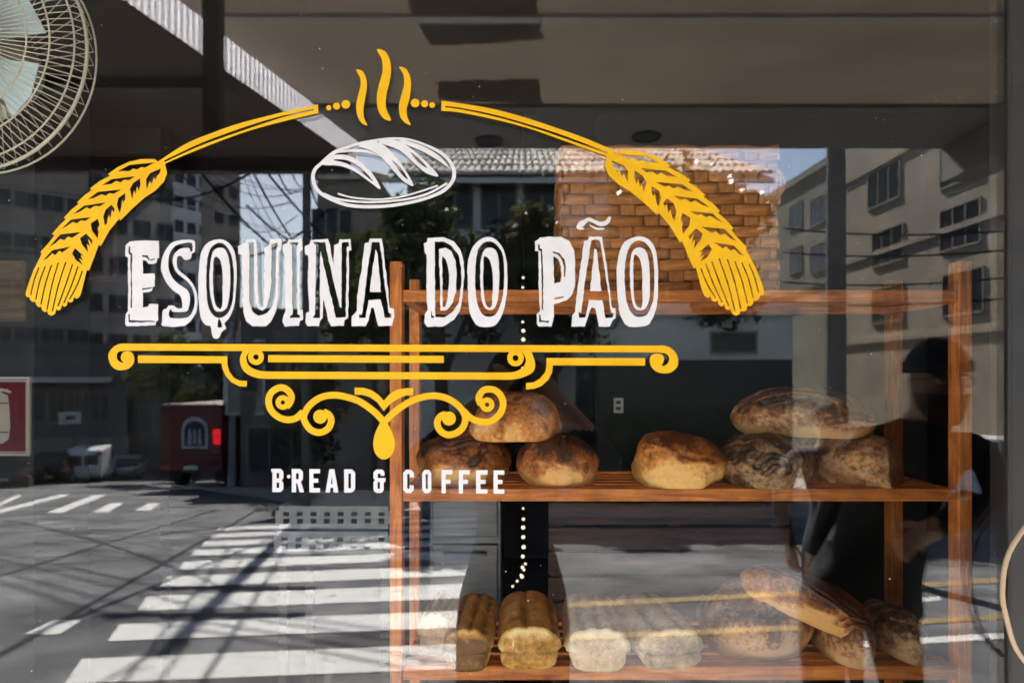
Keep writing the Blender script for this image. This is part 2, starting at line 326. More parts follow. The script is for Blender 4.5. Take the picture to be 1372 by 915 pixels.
b = MB(); b.box((-6, e2.y - .005, 3.10), (e2.x - .03, e2.y + .08, 3.25)); b.build('front_fascia', M['steel_dark'], can)
# corrugated translucent strip
b = MB(); n = 95; Ln = 3.72; secs = []
nx = Vector((bd.y, -bd.x))
for i in range(n * 4 + 1):
    t = -1.62 + Ln * i / (n * 4); p = band(t) + nx * (.009 * math.sin(i * math.pi / 2))
    secs.append([(p.x, p.y, 3.20), (p.x, p.y, 3.40)])
b.loft(secs, cap=False, closed=False)
b.build('corrugated_strip', M['corrugated'], label='milky corrugated plastic strip running between the dark canopy and the grey soffit', cat='corrugated strip')
# hanging drop, lights, patches
b = MB(); p = R(286, 0, 3.0); b.box((p.x - .036, p.y - .036, 2.71), (p.x + .036, p.y + .036, 3.36)); b.build('hanging_post', M['steel_dark'], bevel=.004, label='dark steel post hanging down across the corrugated strip', cat='post')
for i, (u, v, lab) in enumerate(((866, 182, 'round black downlight in the soffit above the woven basket'), (655, 188, 'round black downlight in the soffit above the clay tile roof'))):
    p = soff(u, v, 1.695); t = thing('downlight', lab, 'ceiling light', (p.x, p.y, 3.345), 'downlights in the soffit')
    b = MB(); b.loft([[(p.x + r * math.cos(a * math.pi / 12), p.y + r * math.sin(a * math.pi / 12), z) for a in range(24)] for r, z in ((.10, 3.3445), (.10, 3.325), (.085, 3.32), (.08, 3.335))]); b.build('housing', M['black_frame'], t)
    b = MB(); b.loft([[(p.x + r * math.cos(a * math.pi / 12), p.y + r * math.sin(a * math.pi / 12), z) for a in range(24)] for r, z in ((.07, 3.334), (.04, 3.322))]); b.build('lens', M['steel_dark'], t)
def ragged(r, k=5, amp=5, seed=1):
    rr = random.Random(seed); out = []
    for i in range(len(r)):
        a, c = r[i], r[(i + 1) % len(r)]
        for j in range(k): t = j / k; out.append((a[0] + (c[0] - a[0]) * t + rr.uniform(-amp, amp), a[1] + (c[1] - a[1]) * t + rr.uniform(-amp, amp) * .5))
    return out
for i, (ring, lab) in enumerate((([(530, -30), (722, -30), (718, 22), (728, 52), (650, 58), (575, 61), (556, 25)], 'large ragged brown bare patch on the grey soffit'),
                                ([(584, 110), (640, 108), (725, 106), (726, 138), (720, 138), (640, 136), (600, 136), (588, 130)], 'smaller ragged brown bare patch on the soffit edge'))):
    o = poly2d([ragged(ring, 6, 4, i)], lambda u, v: soff(u, v) + Vector((0, 0, -.003)), 'soffit_patch', M['patch']); tag(o, lab, 'ceiling patch')

# ================================================================== lettering on the glass
_layer = [0]
def glass_at(u, v): p = I(u, v, D); return Vector((p.x, -.0046 - .00006 * _layer[0], p.z))
def decal(rings, name, m, parent, org=(0, 0), sc=1.0, rough=0, sm=0):
    _layer[0] += 1
    rr = []
    for k, r in enumerate(rings):
        if sm: r = smooth_ring(r, sm)
        q = [(org[0] + x / sc, org[1] + y / sc) for x, y in r]
        if rough:
            rnd = random.Random(len(q) * 7 + k); o2 = []
            for i in range(len(q)):
                a, c = q[i], q[(i + 1) % len(q)]; L = math.hypot(c[0] - a[0], c[1] - a[1]); n = max(1, int(L / 5))
                for j in range(n):
                    t = j / n; w = rough if j else rough * .3
                    o2.append((a[0] + (c[0] - a[0]) * t + rnd.uniform(-w, w), a[1] + (c[1] - a[1]) * t + rnd.uniform(-w, w)))
            q = o2
        rr.append(q)
    return poly2d(rr, glass_at, name, m, parent)
c1, c2, c3, c4 = ((160, 300), 6.1), ((340, 300), 6.1), ((555, 280), 5.382), ((705, 280), 5.384)
nm = thing('shop_name_lettering', 'big white hand drawn shop name ESQUINA DO PÃO on the window', 'lettering', I(520, 380, D))
LET = [
 (c1, [[(66,180),(100,150),(180,143),(335,145),(338,280),(322,290),(318,318),(300,332),(250,332),(232,305),(205,300),(205,410),(302,410),(302,512),(285,520),(280,550),(255,560),(205,565),(205,685),(245,680),(258,655),(330,660),(330,792),(312,800),(308,828),(290,832),(75,838),(62,820),(66,740),(85,712),(85,280),(62,268)],
   [(90,190),(104,190),(104,235),(118,245),(118,690),(107,690),(104,280),(106,262),(88,245)], [(88,740),(99,740),(99,790),(302,795),(302,806),(90,806)], [(198,262),(245,262),(262,298),(300,285),(304,295),(275,305),(252,302),(235,280),(198,274)], [(200,530),(285,518),(270,533),(200,543)]]),
 (c1, [[(565,135),(618,140),(630,170),(628,235),(605,245),(600,280),(575,298),(540,295),(520,270),(495,268),(482,290),(482,340),(500,385),(560,435),(610,490),(640,560),(650,620),(645,700),(620,760),(545,835),(372,838),(362,800),(368,710),(400,695),(412,672),(460,672),(480,690),(525,690),(520,620),(500,580),(450,545),(400,490),(362,410),(352,360),(362,290),(385,230),(430,170),(480,145)],
   [(605,162),(608,228),(590,228),(585,205),(540,203),(500,215),(462,250),(448,300),(455,350),(490,415),(560,465),(605,525),(625,590),(627,650),(612,710),(570,765),(428,770),(422,712),(440,700),(445,720),(555,720),(578,690),(590,630),(585,580),(560,535),(500,500),(450,450),(418,385),(412,310),(430,235),(470,185),(530,165)]]),
 (c1, [[(825,130),(880,145),(930,190),(960,270),(970,400),(965,520),(955,640),(925,740),(888,795),(868,815),(885,855),(860,872),(842,895),(822,935),(780,935),(765,890),(755,835),(720,832),(680,780),(665,700),(658,560),(660,400),(672,280),(690,215),(740,155)],
   [(820,160),(880,180),(925,260),(945,380),(945,540),(930,660),(890,740),(840,770),(790,760),(745,700),(725,600),(720,430),(730,290),(760,200)],
   [(825,200),(870,210),(900,270),(915,380),(915,540),(900,650),(880,700),(830,720),(790,705),(765,640),(750,540),(750,380),(765,270),(785,220)],
   [(785,280),(825,285),(845,340),(855,450),(850,680),(820,690),(795,660),(778,560),(775,400)], [(820,778),(836,790),(850,838),(835,850),(815,840)]]),
 (c2, [[(-118,190),(-60,160),(-45,132),(18,130),(32,150),(35,210),(38,300),(42,560),(50,650),(65,680),(85,680),(92,620),(95,450),(98,200),(135,180),(145,132),(225,128),(240,150),(230,225),(210,235),(215,350),(210,600),(195,700),(150,800),(110,838),(0,840),(-50,800),(-75,720),(-80,560),(-85,260),(-115,250)],
   [(-38,158),(10,158),(12,300),(16,520),(24,640),(46,697),(80,712),(112,690),(140,600),(152,500),(155,172),(205,158),(205,195),(195,200),(188,400),(192,560),(170,660),(120,730),(50,755),(0,720),(-25,640),(-28,500),(-25,300),(-28,180)]]),
 (c2, [[(290,135),(400,130),(408,215),(385,235),(385,700),(408,705),(412,785),(385,795),(378,835),(265,842),(243,800),(252,750),(268,720),(262,500),(258,250),(248,240),(245,175),(285,165)],
   [(300,155),(370,155),(372,170),(362,185),(365,740),(385,748),(385,770),(305,772),(303,757),(325,742),(322,185),(300,167)]]),
 (c2, [[(475,140),(612,128),(625,160),(660,350),(665,180),(700,165),(708,132),(800,130),(805,222),(785,222),(778,770),(748,790),(742,835),(640,838),(615,790),(585,640),(578,620),(572,770),(548,795),(540,838),(450,838),(430,810),(435,730),(462,720),(452,500),(452,265),(428,255),(425,190),(465,170)],
   [(490,155),(590,155),(610,250),(660,480),(710,680),(722,690),(725,170),(735,155),(785,155),(785,195),(768,190),(758,765),(680,770),(650,650),(600,430),(555,230),(548,300),(550,770),(488,770),(510,740),(515,180)]]),
 (c2, [[(955,128),(1050,125),(1060,180),(1090,430),(1118,690),(1150,695),(1155,760),(1135,835),(1025,838),(1005,770),(985,690),(965,690),(945,790),(920,838),(808,840),(808,760),(850,715),(850,600),(880,420),(915,165),(945,158)],
   [(972,155),(1032,155),(1050,250),(1075,500),(1110,730),(1130,735),(1130,770),(1075,770),(1045,630),(1040,620),(945,625),(920,770),(868,772),(865,740),(890,745),(910,600),(945,320)],
   [(1000,215),(1015,240),(1045,560),(955,560),(975,380)]]),
 (c3, [[(100,215),(210,208),(290,240),(335,300),(360,390),(362,500),(350,640),(330,740),(290,800),(210,848),(95,852),(75,820),(80,760),(100,730),(90,560),(92,340),(80,320),(72,255),(95,245)],
   [(150,240),(210,238),(270,270),(320,330),(342,430),(340,560),(325,680),(285,740),(220,785),(155,782)], [(182,295),(230,285),(270,310),(300,380),(308,480),(305,600),(280,680),(235,735),(190,735),(190,560),(182,380)],
   [(205,345),(230,370),(248,440),(255,520),(245,640),(225,710),(207,705)], [(124,740),(131,740),(133,770),(147,776),(147,788),(125,788)]]),
 (c3, [[(530,208),(590,225),(640,290),(665,370),(672,500),(665,640),(640,750),(600,825),(560,850),(470,850),(430,810),(400,740),(390,600),(385,430),(400,340),(430,270),(480,225)],
   [(535,240),(580,250),(630,310),(648,400),(648,560),(630,670),(590,760),(540,780),(490,760),(455,680),(440,560),(442,420),(460,300),(500,250)], [(530,285),(580,295),(605,340),(615,460),(610,600),(595,690),(565,730),(520,725),(490,670),(478,560),(478,420),(495,320)], [(505,345),(540,365),(560,430),(568,520),(560,700),(530,708),(510,660),(498,540),(500,400)]]),
 (c4, [[(95,212),(165,205),(250,208),(310,240),(342,300),(352,380),(350,560),(330,620),(290,660),(230,682),(198,690),(200,770),(180,850),(90,850),(75,830),(75,760),(100,740),(90,560),(88,310),(64,310),(62,240),(90,225)],
   [(195,345),(230,365),(250,420),(255,480),(245,530),(200,542)], [(190,310),(240,325),(275,370),(285,420),(277,500),(268,490),(270,420),(255,370),(225,335),(190,322)], [(85,260),(95,260),(98,290),(115,295),(120,440),(123,730),(112,730),(112,500),(105,310),(85,300)], [(92,765),(102,765),(108,805),(165,808),(160,822),(92,818)], [(200,645),(270,632),(270,642),(205,658)]]),
 (c4, [[(450,205),(545,208),(550,260),(580,430),(615,715),(640,720),(640,790),(620,805),(600,850),(522,850),(512,800),(495,720),(470,712),(455,740),(435,805),(420,850),(325,850),(330,770),(352,745),(360,640),(415,235),(445,232)],
   [(468,230),(525,230),(535,260),(570,480),(610,750),(628,755),(622,785),(570,790),(545,660),(450,658),(425,785),(380,788),(375,745),(395,750),(420,540),(455,300)], [(490,290),(505,300),(540,595),(460,595),(475,420)]]),
 (c4, [[(790,205),(850,210),(900,245),(930,310),(945,420),(945,600),(930,730),(895,810),(860,845),(735,850),(690,800),(665,730),(652,590),(650,420),(670,310),(710,240)],
   [(795,235),(850,245),(895,300),(915,390),(920,560),(905,680),(870,760),(830,780),(780,775),(735,720),(712,620),(705,460),(718,340),(750,265)], [(790,285),(840,290),(870,330),(885,430),(888,600),(875,690),(840,730),(795,730),(765,690),(750,590),(745,440),(755,330)], [(775,335),(805,350),(825,400),(832,480),(832,700),(810,712),(785,690),(770,600),(768,430)]]),
]
ROUND = {1, 2, 8, 11}
for k, ((org, sc), rings) in enumerate(LET): decal(rings, 'letter', M['white_vinyl'], nm, org, sc, rough=.55, sm=2 if k in ROUND else 0)
decal([[(385,130),(410,90),(445,70),(480,80),(530,100),(570,90),(590,65),(608,65),(600,100),(570,125),(530,130),(490,112),(450,95),(430,110),(405,135)]], 'tilde', M['white_vinyl'], nm, *c4, sm=3)
decal([[(360,135),(380,100),(410,85),(395,110),(388,135),(415,145),(410,155),(375,155)]], 'tilde', M['white_vinyl'], nm, *c4, sm=2)
decal([[(455,118),(500,140),(560,145),(550,156),(500,156),(460,130)]], 'tilde', M['white_vinyl'], nm, *c4, sm=2)

GL = {'B': [[(-.6,0),(4.5,0),(6,1.5),(6,4.8),(5,6),(6,7.2),(6,10.5),(4.5,12),(0,12),(0,1.6),(-.6,1.6)], [(2.3,2.2),(3.7,2.2),(3.7,4.9),(2.3,4.9)], [(2.3,7.1),(3.7,7.1),(3.7,9.8),(2.3,9.8)]],
 'R': [[(0,0),(4.5,0),(6,1.5),(6,5.2),(4.9,6.6),(6.6,12),(4.2,12),(2.9,7.4),(2.3,7.4),(2.3,12),(0,12)], [(2.3,2.2),(3.7,2.2),(3.7,5.3),(2.3,5.3)]],
 'E': [[(0,0),(6,0),(6,2.2),(2.3,2.2),(2.3,4.9),(5,4.9),(5,7),(2.3,7),(2.3,9.8),(6,9.8),(6,12),(0,12)]],
 'A': [[(1.8,0),(4.4,0),(6.4,12),(4,12),(3.7,9.6),(2.4,9.6),(2.1,12),(-.2,12)], [(3.05,3.5),(3.5,7.6),(2.65,7.6)]],
 'D': [[(0,0),(4.3,0),(6,1.8),(6,10.2),(4.3,12),(0,12)], [(2.3,2.2),(3.7,2.2),(3.7,9.8),(2.3,9.8)]],
 '&': [[(1.5,0),(4.8,0),(6,1.3),(6,3.2),(3.9,3.2),(3.9,2.1),(2.3,2.1),(2.3,4.4),(6.6,4.4),(6.6,6.4),(5.6,6.4),(5.6,10.6),(4.4,12),(1.4,12),(0,10.6),(0,6.6),(.9,5.4),(0,4.6),(0,1.4)], [(2.2,6.5),(3.5,6.5),(3.5,9.9),(2.2,9.9)]],
 'C': [[(1.6,0),(4.4,0),(6,1.7),(6,4),(3.7,4),(3.7,2.2),(2.3,2.2),(2.3,9.8),(3.7,9.8),(3.7,8),(6,8),(6,10.3),(4.4,12),(1.6,12),(0,10.3),(0,1.7)]],
 'O': [[(1.6,0),(4.4,0),(6,1.7),(6,10.3),(4.4,12),(1.6,12),(0,10.3),(0,1.7)], [(2.3,2.2),(3.7,2.2),(3.7,9.8),(2.3,9.8)]],
 'F': [[(0,0),(6,0),(6,2.2),(2.3,2.2),(2.3,5),(5,5),(5,7.1),(2.3,7.1),(2.3,12),(0,12)]]}
tg = thing('tagline_lettering', 'small white block lettering BREAD & COFFEE below the yellow scrollwork', 'lettering', I(520, 645, D))
for ch, x0, x1 in (('B',48,108),('R',154,215),('E',250,308),('A',340,404),('D',440,500),('&',600,660),('C',762,820),('O',866,916),('F',972,1030),('F',1066,1125),('E',1160,1222),('E',1255,1314)):
    y0 = 50 + (x0 - 48) * .0068; s = (x1 - x0) / 6
    decal([[(x0 + x * s, y0 + y * 127 / 12) for x, y in r] for r in GL[ch]], 'letter', M['white_vinyl'], tg, (355, 615), 4.0955)
decal([circ(138, 92, 10, 12)], 'dot', M['white_vinyl'], tg, (355, 615), 4.0955)

# bread emblem and steam
em = thing('bread_emblem', 'white outline drawing of a scored loaf above the shop name', 'emblem', I(515, 235, D))
e = ((410, 60), 3.976)
decal([smooth_ring([(35,720),(45,670),(80,635),(150,575),(230,545),(300,525),(400,508),(480,502),(560,510),(650,540),(730,580),(780,630),(800,680),(795,730),(750,785),(680,820),(580,850),(450,872),(330,878),(220,868),(120,830),(60,785)]),
       smooth_ring([(54,720),(62,678),(95,645),(165,590),(240,557),(305,538),(400,521),(480,514),(560,522),(640,550),(715,590),(762,635),(780,682),(776,725),(735,772),(670,806),(575,835),(450,855),(330,860),(225,850),(130,815),(75,775)])], 'outline', M['white_vinyl'], em, *e)
for r in ([[(85,636),(150,598),(230,598),(310,645),(370,710),(402,778),(340,735),(260,680),(180,652),(110,650)], [(150,622),(210,620),(270,645),(330,695),(362,738),(300,688),(220,640)]],
          [[(285,548),(330,525),(400,530),(470,590),(530,670),(577,758),(520,732),(455,662),(400,602),(330,565)], [(462,622),(510,665),(548,725),(515,700)]],
          [[(150,588),(230,566),(330,570),(402,606),(330,584),(230,580)]],
          [[(408,515),(500,520),(560,560),(620,610),(680,670),(707,710),(640,690),(570,630),(500,570),(400,532)], [(560,580),(610,620),(650,665),(600,635)]],
          [[(500,512),(600,538),(680,578),(730,618),(764,664),(700,620),(620,575),(540,542)]]):
    decal([smooth_ring(x, 3) for x in r], 'score_mark', M['white_vinyl'], em, *e)
decal([stroke([(100,800),(180,830),(330,845),(500,835),(640,805),(755,745)], 12)], 'shade_line', M['white_vinyl'], em, *e)
decal([stroke([(175,800),(260,822),(400,830),(540,810),(705,758)], 9)], 'shade_line', M['white_vinyl'], em, *e)
st = thing('steam_emblem', 'three yellow steam wisps with dots on both sides above the loaf drawing', 'emblem', I(515, 120, D))
for r in ([(272,145),(305,152),(325,190),(330,240),(320,300),(312,350),(315,400),(332,440),(300,425),(280,390),(273,340),(282,285),(295,235),(294,190)],
          [(382,38),(425,48),(450,90),(458,150),(450,210),(432,285),(432,350),(458,412),(420,405),(390,360),(382,290),(395,220),(412,155),(408,90)],
          [(500,130),(535,140),(558,180),(564,230),(555,300),(540,355),(545,400),(562,438),(530,425),(505,390),(500,330),(515,270),(527,220),(522,170)]):
    decal([r], 'wisp', M['yellow'], st, *e, sm=4)
for x, y, r in ((128,347,14),(169,338,19),(218,329,23),(585,322,23),(635,326,19),(675,333,15)): decal([circ(x, y, r)], 'dot', M['yellow'], st, *e)

# wheat ears
wl = ((30, 195), 3.8136)
OUT = [(705,92),(740,95),(752,150),(735,195),(690,240),(640,272),(580,325),(515,390),(510,378),(460,440),(415,520),(405,512),(385,570),(355,645),(345,640),(318,752),(308,776),(294,786),(280,778),(274,800),(258,806),(248,796),(244,818),(230,828),(218,816),(214,838),(200,846),(190,838),(184,862),(166,873),(148,864),(145,848),(130,854),(116,842),(114,826),(98,828),(86,814),(84,802),(68,802),(56,790),(55,778),(40,778),(33,764),(45,720),(75,640),(115,560),(110,548),(150,505),(180,465),(168,458),(205,415),(240,382),(228,376),(265,335),(305,305),(295,298),(335,260),(372,235),(360,228),(410,190),(465,162),(452,155),(500,120),(560,92),(620,78),(690,78)]
GR = [[(500,142),(560,108),(690,95),(640,122),(622,118),(600,132),(580,126),(560,140),(530,138)], [(420,212),(470,180),(590,165),(560,186),(535,182),(515,197),(495,188),(470,204),(440,208)], [(350,282),(400,245),(520,232),(480,255),(460,250),(440,265),(420,256),(380,276)],
      [(275,357),(330,315),(440,298),(410,318),(385,315),(360,332),(345,322),(310,345)], [(215,432),(265,385),(370,372),(335,392),(315,388),(295,404),(275,396),(240,420)], [(155,522),(210,460),(315,448),(270,478),(250,470),(230,490),(210,482),(185,505)], [(122,592),(170,540),(262,522),(220,552),(205,542),(185,565),(170,556),(145,580)],
      [(648,230),(645,180),(665,150),(720,125),(715,150),(700,165),(695,185),(685,170),(675,205),(665,190)], [(575,280),(563,230),(580,200),(615,175),(618,205),(608,240),(600,215),(592,258),(585,235)], [(510,350),(497,310),(505,275),(540,250),(540,280),(532,300),(525,285),(520,325)], [(437,415),(428,370),(440,335),(470,310),(487,330),(482,350),(472,335),(465,380),(455,360),(447,405)],
      [(400,480),(370,440),(365,405),(400,380),(410,410),(402,430),(395,415),(405,450)], [(352,550),(320,510),(310,480),(340,455),(375,490),(370,510),(350,480),(362,525),(345,505)], [(325,615),(290,590),(270,555),(285,530),(330,570),(312,565),(325,592),(305,580)]]
def slot(pts, w=6.5): return stroke(pts, w, 5)
SL = [slot(p) for p in ([(102,628),(78,690),(60,768)], [(134,622),(105,700),(86,790)], [(166,615),(135,710),(112,815)], [(200,604),(168,715),(143,842)], [(238,600),(200,720),(170,850)], [(272,612),(236,720),(198,825)], [(300,622),(266,720),(228,808)], [(322,645),(294,720),(257,788)])]
wh = thing('wheat_ear_decal', 'yellow wheat ear curving down on the side of the E of the shop name', 'decal', I(130, 320, D), 'yellow wheat ears on the window')
decal([OUT] + GR + SL, 'ear', M['yellow'], wh, *wl)
o3 = ((210, 130), 5.277)
decal([smooth_line([(25,470),(220,345),(400,270),(600,200),(850,135),(1000,100),(1150,68)]) + smooth_line([(1153,130),(1000,165),(800,215),(600,275),(400,350),(200,430),(30,505)]),
       smooth_line([(70,462),(300,352),(520,267),(750,190),(930,140),(1125,98)]) + smooth_line([(1125,109),(930,151),(760,204),(530,283),(310,364),(75,472)])], 'stalk', M['yellow'], wh, *o3)
src = np.array([(165,870),(35,770),(310,770),(752,150),(452,155),(620,78),(115,560)], float); dst = np.array([(700,888),(845,785),(545,790),(28,120),(365,138),(190,58),(750,540)], float)
AF, *_ = np.linalg.lstsq(np.c_[src, np.ones(7)], dst, rcond=None)
def mir(r): return [tuple(np.array([x, y, 1.]) @ AF) for x, y in r]
wr = thing('wheat_ear_decal', 'yellow wheat ear curving down over the woven basket and rack', 'decal', I(915, 310, D), 'yellow wheat ears on the window')
decal([mir(OUT)] + [mir(g) for g in GR] + [mir(s) for s in SL], 'ear', M['yellow'], wr, (800, 190), 3.813)
o6 = ((580, 130), 5.488)
decal([smooth_line([(68,45),(130,52),(400,95),(640,155),(900,240),(1100,310),(1340,412)]) + smooth_line([(1300,458),(1000,350),(700,245),(450,180),(200,130),(66,118)]),
       smooth_line([(95,82),(200,95),(450,145),(700,215),(950,295),(1280,420)]) + smooth_line([(1275,430),(940,309),(700,229),(450,158),(200,106),(95,93)])], 'stalk', M['yellow'], wr, *o6)

# scrollwork
sc_ = thing('scrollwork_decal', 'yellow scrollwork bars and curls under the shop name', 'decal', I(520, 530, D))
k5, k6, k7, k8 = ((140, 450), 6.533), ((330, 450), 5.086), ((500, 450), 5.086), ((690, 450), 5.965)
Y = M['yellow']
decal([[(167.5,460.7),(882.5,463.4),(882.5,472.5),(171,470)]], 'bar', Y, sc_)
decal([smooth_ring([(185,70),(110,95),(65,150),(62,200),(85,260),(130,295),(180,300),(240,285),(280,240),(285,190),(265,150),(230,135),(190,145),(170,180),(170,205),(190,235),(160,228),(135,200),(135,160),(160,135),(200,131)], 3)], 'curl', Y, sc_, *k5)
decal([[(318,172),(1095,180),(1095,250),(1110,310),(1150,365),(1200,390),(1265,395),(1262,445),(1200,440),(1130,405),(1080,350),(1050,280),(1045,240),(318,238)]], 'bar', Y, sc_, *k5)
decal([smooth_ring([(1145,80),(1220,90),(1270,130),(1295,190),(1285,250),(1240,290),(1180,300),(1120,285),(1080,245),(1068,190),(1085,155),(1130,143),(1170,155),(1183,190),(1165,240),(1200,232),(1222,200),(1220,165),(1190,140),(1150,134)], 3)], 'curl', Y, sc_, *k8)
decal([[(250,178),(1032,178),(1032,238),(300,236),(295,290),(265,350),(210,400),(150,422),(88,428),(88,375),(150,370),(200,340),(240,290),(250,240)]], 'bar', Y, sc_, *k8)
decal([[(162,132),(1350,137),(1350,185),(162,180)]], 'bar', Y, sc_, *k6)
decal([[(158,243),(1775,250),(1775,298),(158,292)]], 'bar', Y, sc_, *k6)
decal([smooth_line([(0,85),(-25,140),(-28,180),(-10,230),(30,265),(90,287),(160,292)]) + smooth_line([(160,243),(110,238),(60,222),(25,192),(15,150),(25,125),(60,85)])], 'curl', Y, sc_, *k6)
decal([circ(80, 145, 54), circ(80, 145, 18)], 'curl', Y, sc_, *k6)
decal([smooth_line([(-80,350),(0,346),(80,325),(140,290),(160,240),(150,180),(120,110)]) + smooth_line([(30,110),(70,150),(86,185),(84,215),(60,255),(0,286),(-80,293)])], 'curl', Y, sc_, *k8)
decal([circ(970, 152, 56), circ(970, 152, 20)], 'curl', Y, sc_, *k7)
for kk, A, B, ba, bb in ((k6, [(942,580),(880,515),(780,445),(670,410),(590,403),(510,422),(440,475),(405,540),(412,585),(450,635),(510,655),(565,630),(589,580),(575,537),(535,514)], [(398,515),(350,558),(285,568),(225,545),(180,500),(165,440),(185,385),(240,352),(290,365),(320,410),(310,452),(285,482)], (514,548), (262,452)),
                         (k7, [(85,583),(160,510),(260,445),(360,412),(440,408),(520,430),(590,480),(630,545),(620,610),(575,655),(510,670),(460,640),(441,590),(460,548),(500,530)], [(618,508),(670,558),(740,582),(800,580),(855,540),(885,480),(878,420),(840,375),(790,362),(748,375),(722,420),(738,468)], (520,560), (778,467))):
    decal([stroke(A, 45)], 'curl', Y, sc_, *kk); decal([stroke(B, 45)], 'curl', Y, sc_, *kk)
    decal([circ(*ba, 47)], 'curl', Y, sc_, *kk); decal([circ(*bb, 49), circ(*bb, 14)], 'curl', Y, sc_, *kk)
decal([[(-117,352),(-60,352),(-5,368),(45,400),(80,440),(120,395),(170,365),(230,355),(278,355),(278,402),(230,405),(170,430),(120,465),(80,510),(35,450),(-15,415),(-65,400),(-117,400)]], 'chevron', Y, sc_, *k7)
decal([smooth_ring([(80,560),(50,600),(20,665),(8,730),(20,790),(50,825),(80,836),(115,825),(145,785),(155,730),(140,665),(110,600)], 4)], 'drop', Y, sc_, *k7)
# ================================================================== inside the shop
ZF = 1.6; K = ZF / F
def fy(v): return CZ - (v - V0) * K                       # height at the rack's front plane
def fx(u): return (u - U0) * K
Y0 = ZF - D                                               # rack front plane
YR = 1.888 - D
rk = thing('bread_rack', 'orange stained wooden bread rack with slatted shelves behind the window', 'bread rack', (fx(910), Y0 + .17, 0))
def plank(name, a, c, m, parent=rk):
    b = MB(); b.box(a, c); return b.build(name, m, parent, bevel=.0025)
XL0, XL1, XR0, XR1 = fx(522), fx(538.5), fx(1285), fx(1303)
TOP = fy(350)
for x0, x1, y in ((XL0, XL1, Y0), (XR0, XR1, Y0), (XL0, XL1, YR), (XR0, XR1, YR)): plank('post', (x0, y, 0), (x1, y + .042, TOP), M['wood_z'])
for zt, h in ((fy(388), .028), (fy(655), .030), (fy(893), .034), (.45, .034)):
    plank('front_rail', (XL1 + .0005, Y0 + .004, zt - h), (XR0 - .0005, Y0 + .028, zt), M['wood_x'])
    plank('rear_rail', (XL1 + .0005, YR + .012, zt - h), (XR0 - .0005, YR + .036, zt), M['wood_x'])
    for x in (XL1 + .001, XR0 - .027): plank('side_rail', (x, Y0 + .030, zt - h - .004), (x + .026, YR + .010, zt - .013), M['wood_y'])
    for k in range(5):
        y = Y0 + .040 + k * .0505; plank('slat', (XL1 + .002, y, zt - .0125), (XR0 - .002, y + .034, zt - .001), M['wood_x'])

# ---- bread
def bread_mat(name, dark, mid, pale, flour=.0, seed=0.0, amp=.95):
    m = bpy.data.materials.new(name); m.use_nodes = True; nt = m.node_tree; L = nt.links; b = nt.nodes['Principled BSDF']
    b.inputs['Roughness'].default_value = .42; b.inputs['Specular IOR Level'].default_value = .5
    tc = nd(nt, 'ShaderNodeTexCoord'); mp = nd(nt, 'ShaderNodeMapping'); mp.inputs['Location'].default_value = (seed * 3.1, seed * 1.7, seed); L.new(tc.outputs['Object'], mp.inputs[0])
    at = nd(nt, 'ShaderNodeAttribute', attribute_name='crust')
    n1 = nd(nt, 'ShaderNodeTexNoise', i_Scale=26.0, i_Detail=8.0, i_Roughness=.65); L.new(mp.outputs[0], n1.inputs[0])
    n2 = nd(nt, 'ShaderNodeTexNoise', i_Scale=95.0, i_Detail=6.0, i_Roughness=.75); L.new(mp.outputs[0], n2.inputs[0])
    a1 = nd(nt, 'ShaderNodeMath', operation='MULTIPLY_ADD'); L.new(n1.outputs[0], a1.inputs[0]); a1.inputs[1].default_value = .85; L.new(at.outputs['Fac'], a1.inputs[2])
    a2 = nd(nt, 'ShaderNodeMath', operation='MULTIPLY_ADD'); L.new(n2.outputs[0], a2.inputs[0]); a2.inputs[1].default_value = amp; L.new(a1.outputs[0], a2.inputs[2])
    cr = nd(nt, 'ShaderNodeValToRGB'); e = cr.color_ramp.elements; e[0].position = .50; e[0].color = rgba(pale); e[1].position = 1.55 / 2; e[1].color = rgba(dark)
    k = cr.color_ramp.elements.new(.64); k.color = rgba(mid)
    hf = nd(nt, 'ShaderNodeMath', operation='MULTIPLY_ADD'); L.new(a2.outputs[0], hf.inputs[0]); hf.inputs[1].default_value = .5; hf.inputs[2].default_value = (1.45 - amp) * .25 + .0625; L.new(hf.outputs[0], cr.inputs[0]); out = cr.outputs[0]
    if flour:
        n3 = nd(nt, 'ShaderNodeTexNoise', i_Scale=34.0, i_Detail=9.0, i_Roughness=.75); mp3 = nd(nt, 'ShaderNodeMapping'); mp3.inputs['Location'].default_value = (5 + seed, 2, 9); L.new(tc.outputs['Object'], mp3.inputs[0]); L.new(mp3.outputs[0], n3.inputs[0])
        r3 = nd(nt, 'ShaderNodeMapRange'); r3.inputs['From Min'].default_value = .52; r3.inputs['From Max'].default_value = .66; r3.inputs['To Max'].default_value = flour; L.new(n3.outputs[0], r3.inputs[0])
        mx = nd(nt, 'ShaderNodeMix', data_type='RGBA'); L.new(r3.outputs[0], mx.inputs[0]); L.new(out, mx.inputs[6]); mx.inputs[7].default_value = (.62, .54, .42, 1); out = mx.outputs[2]
    L.new(out, b.inputs['Base Color'])
    bp = nd(nt, 'ShaderNodeBump', i_Strength=.7, i_Distance=.007); L.new(a2.outputs[0], bp.inputs['Height']); L.new(bp.outputs[0], b.inputs['Normal'])
    return m
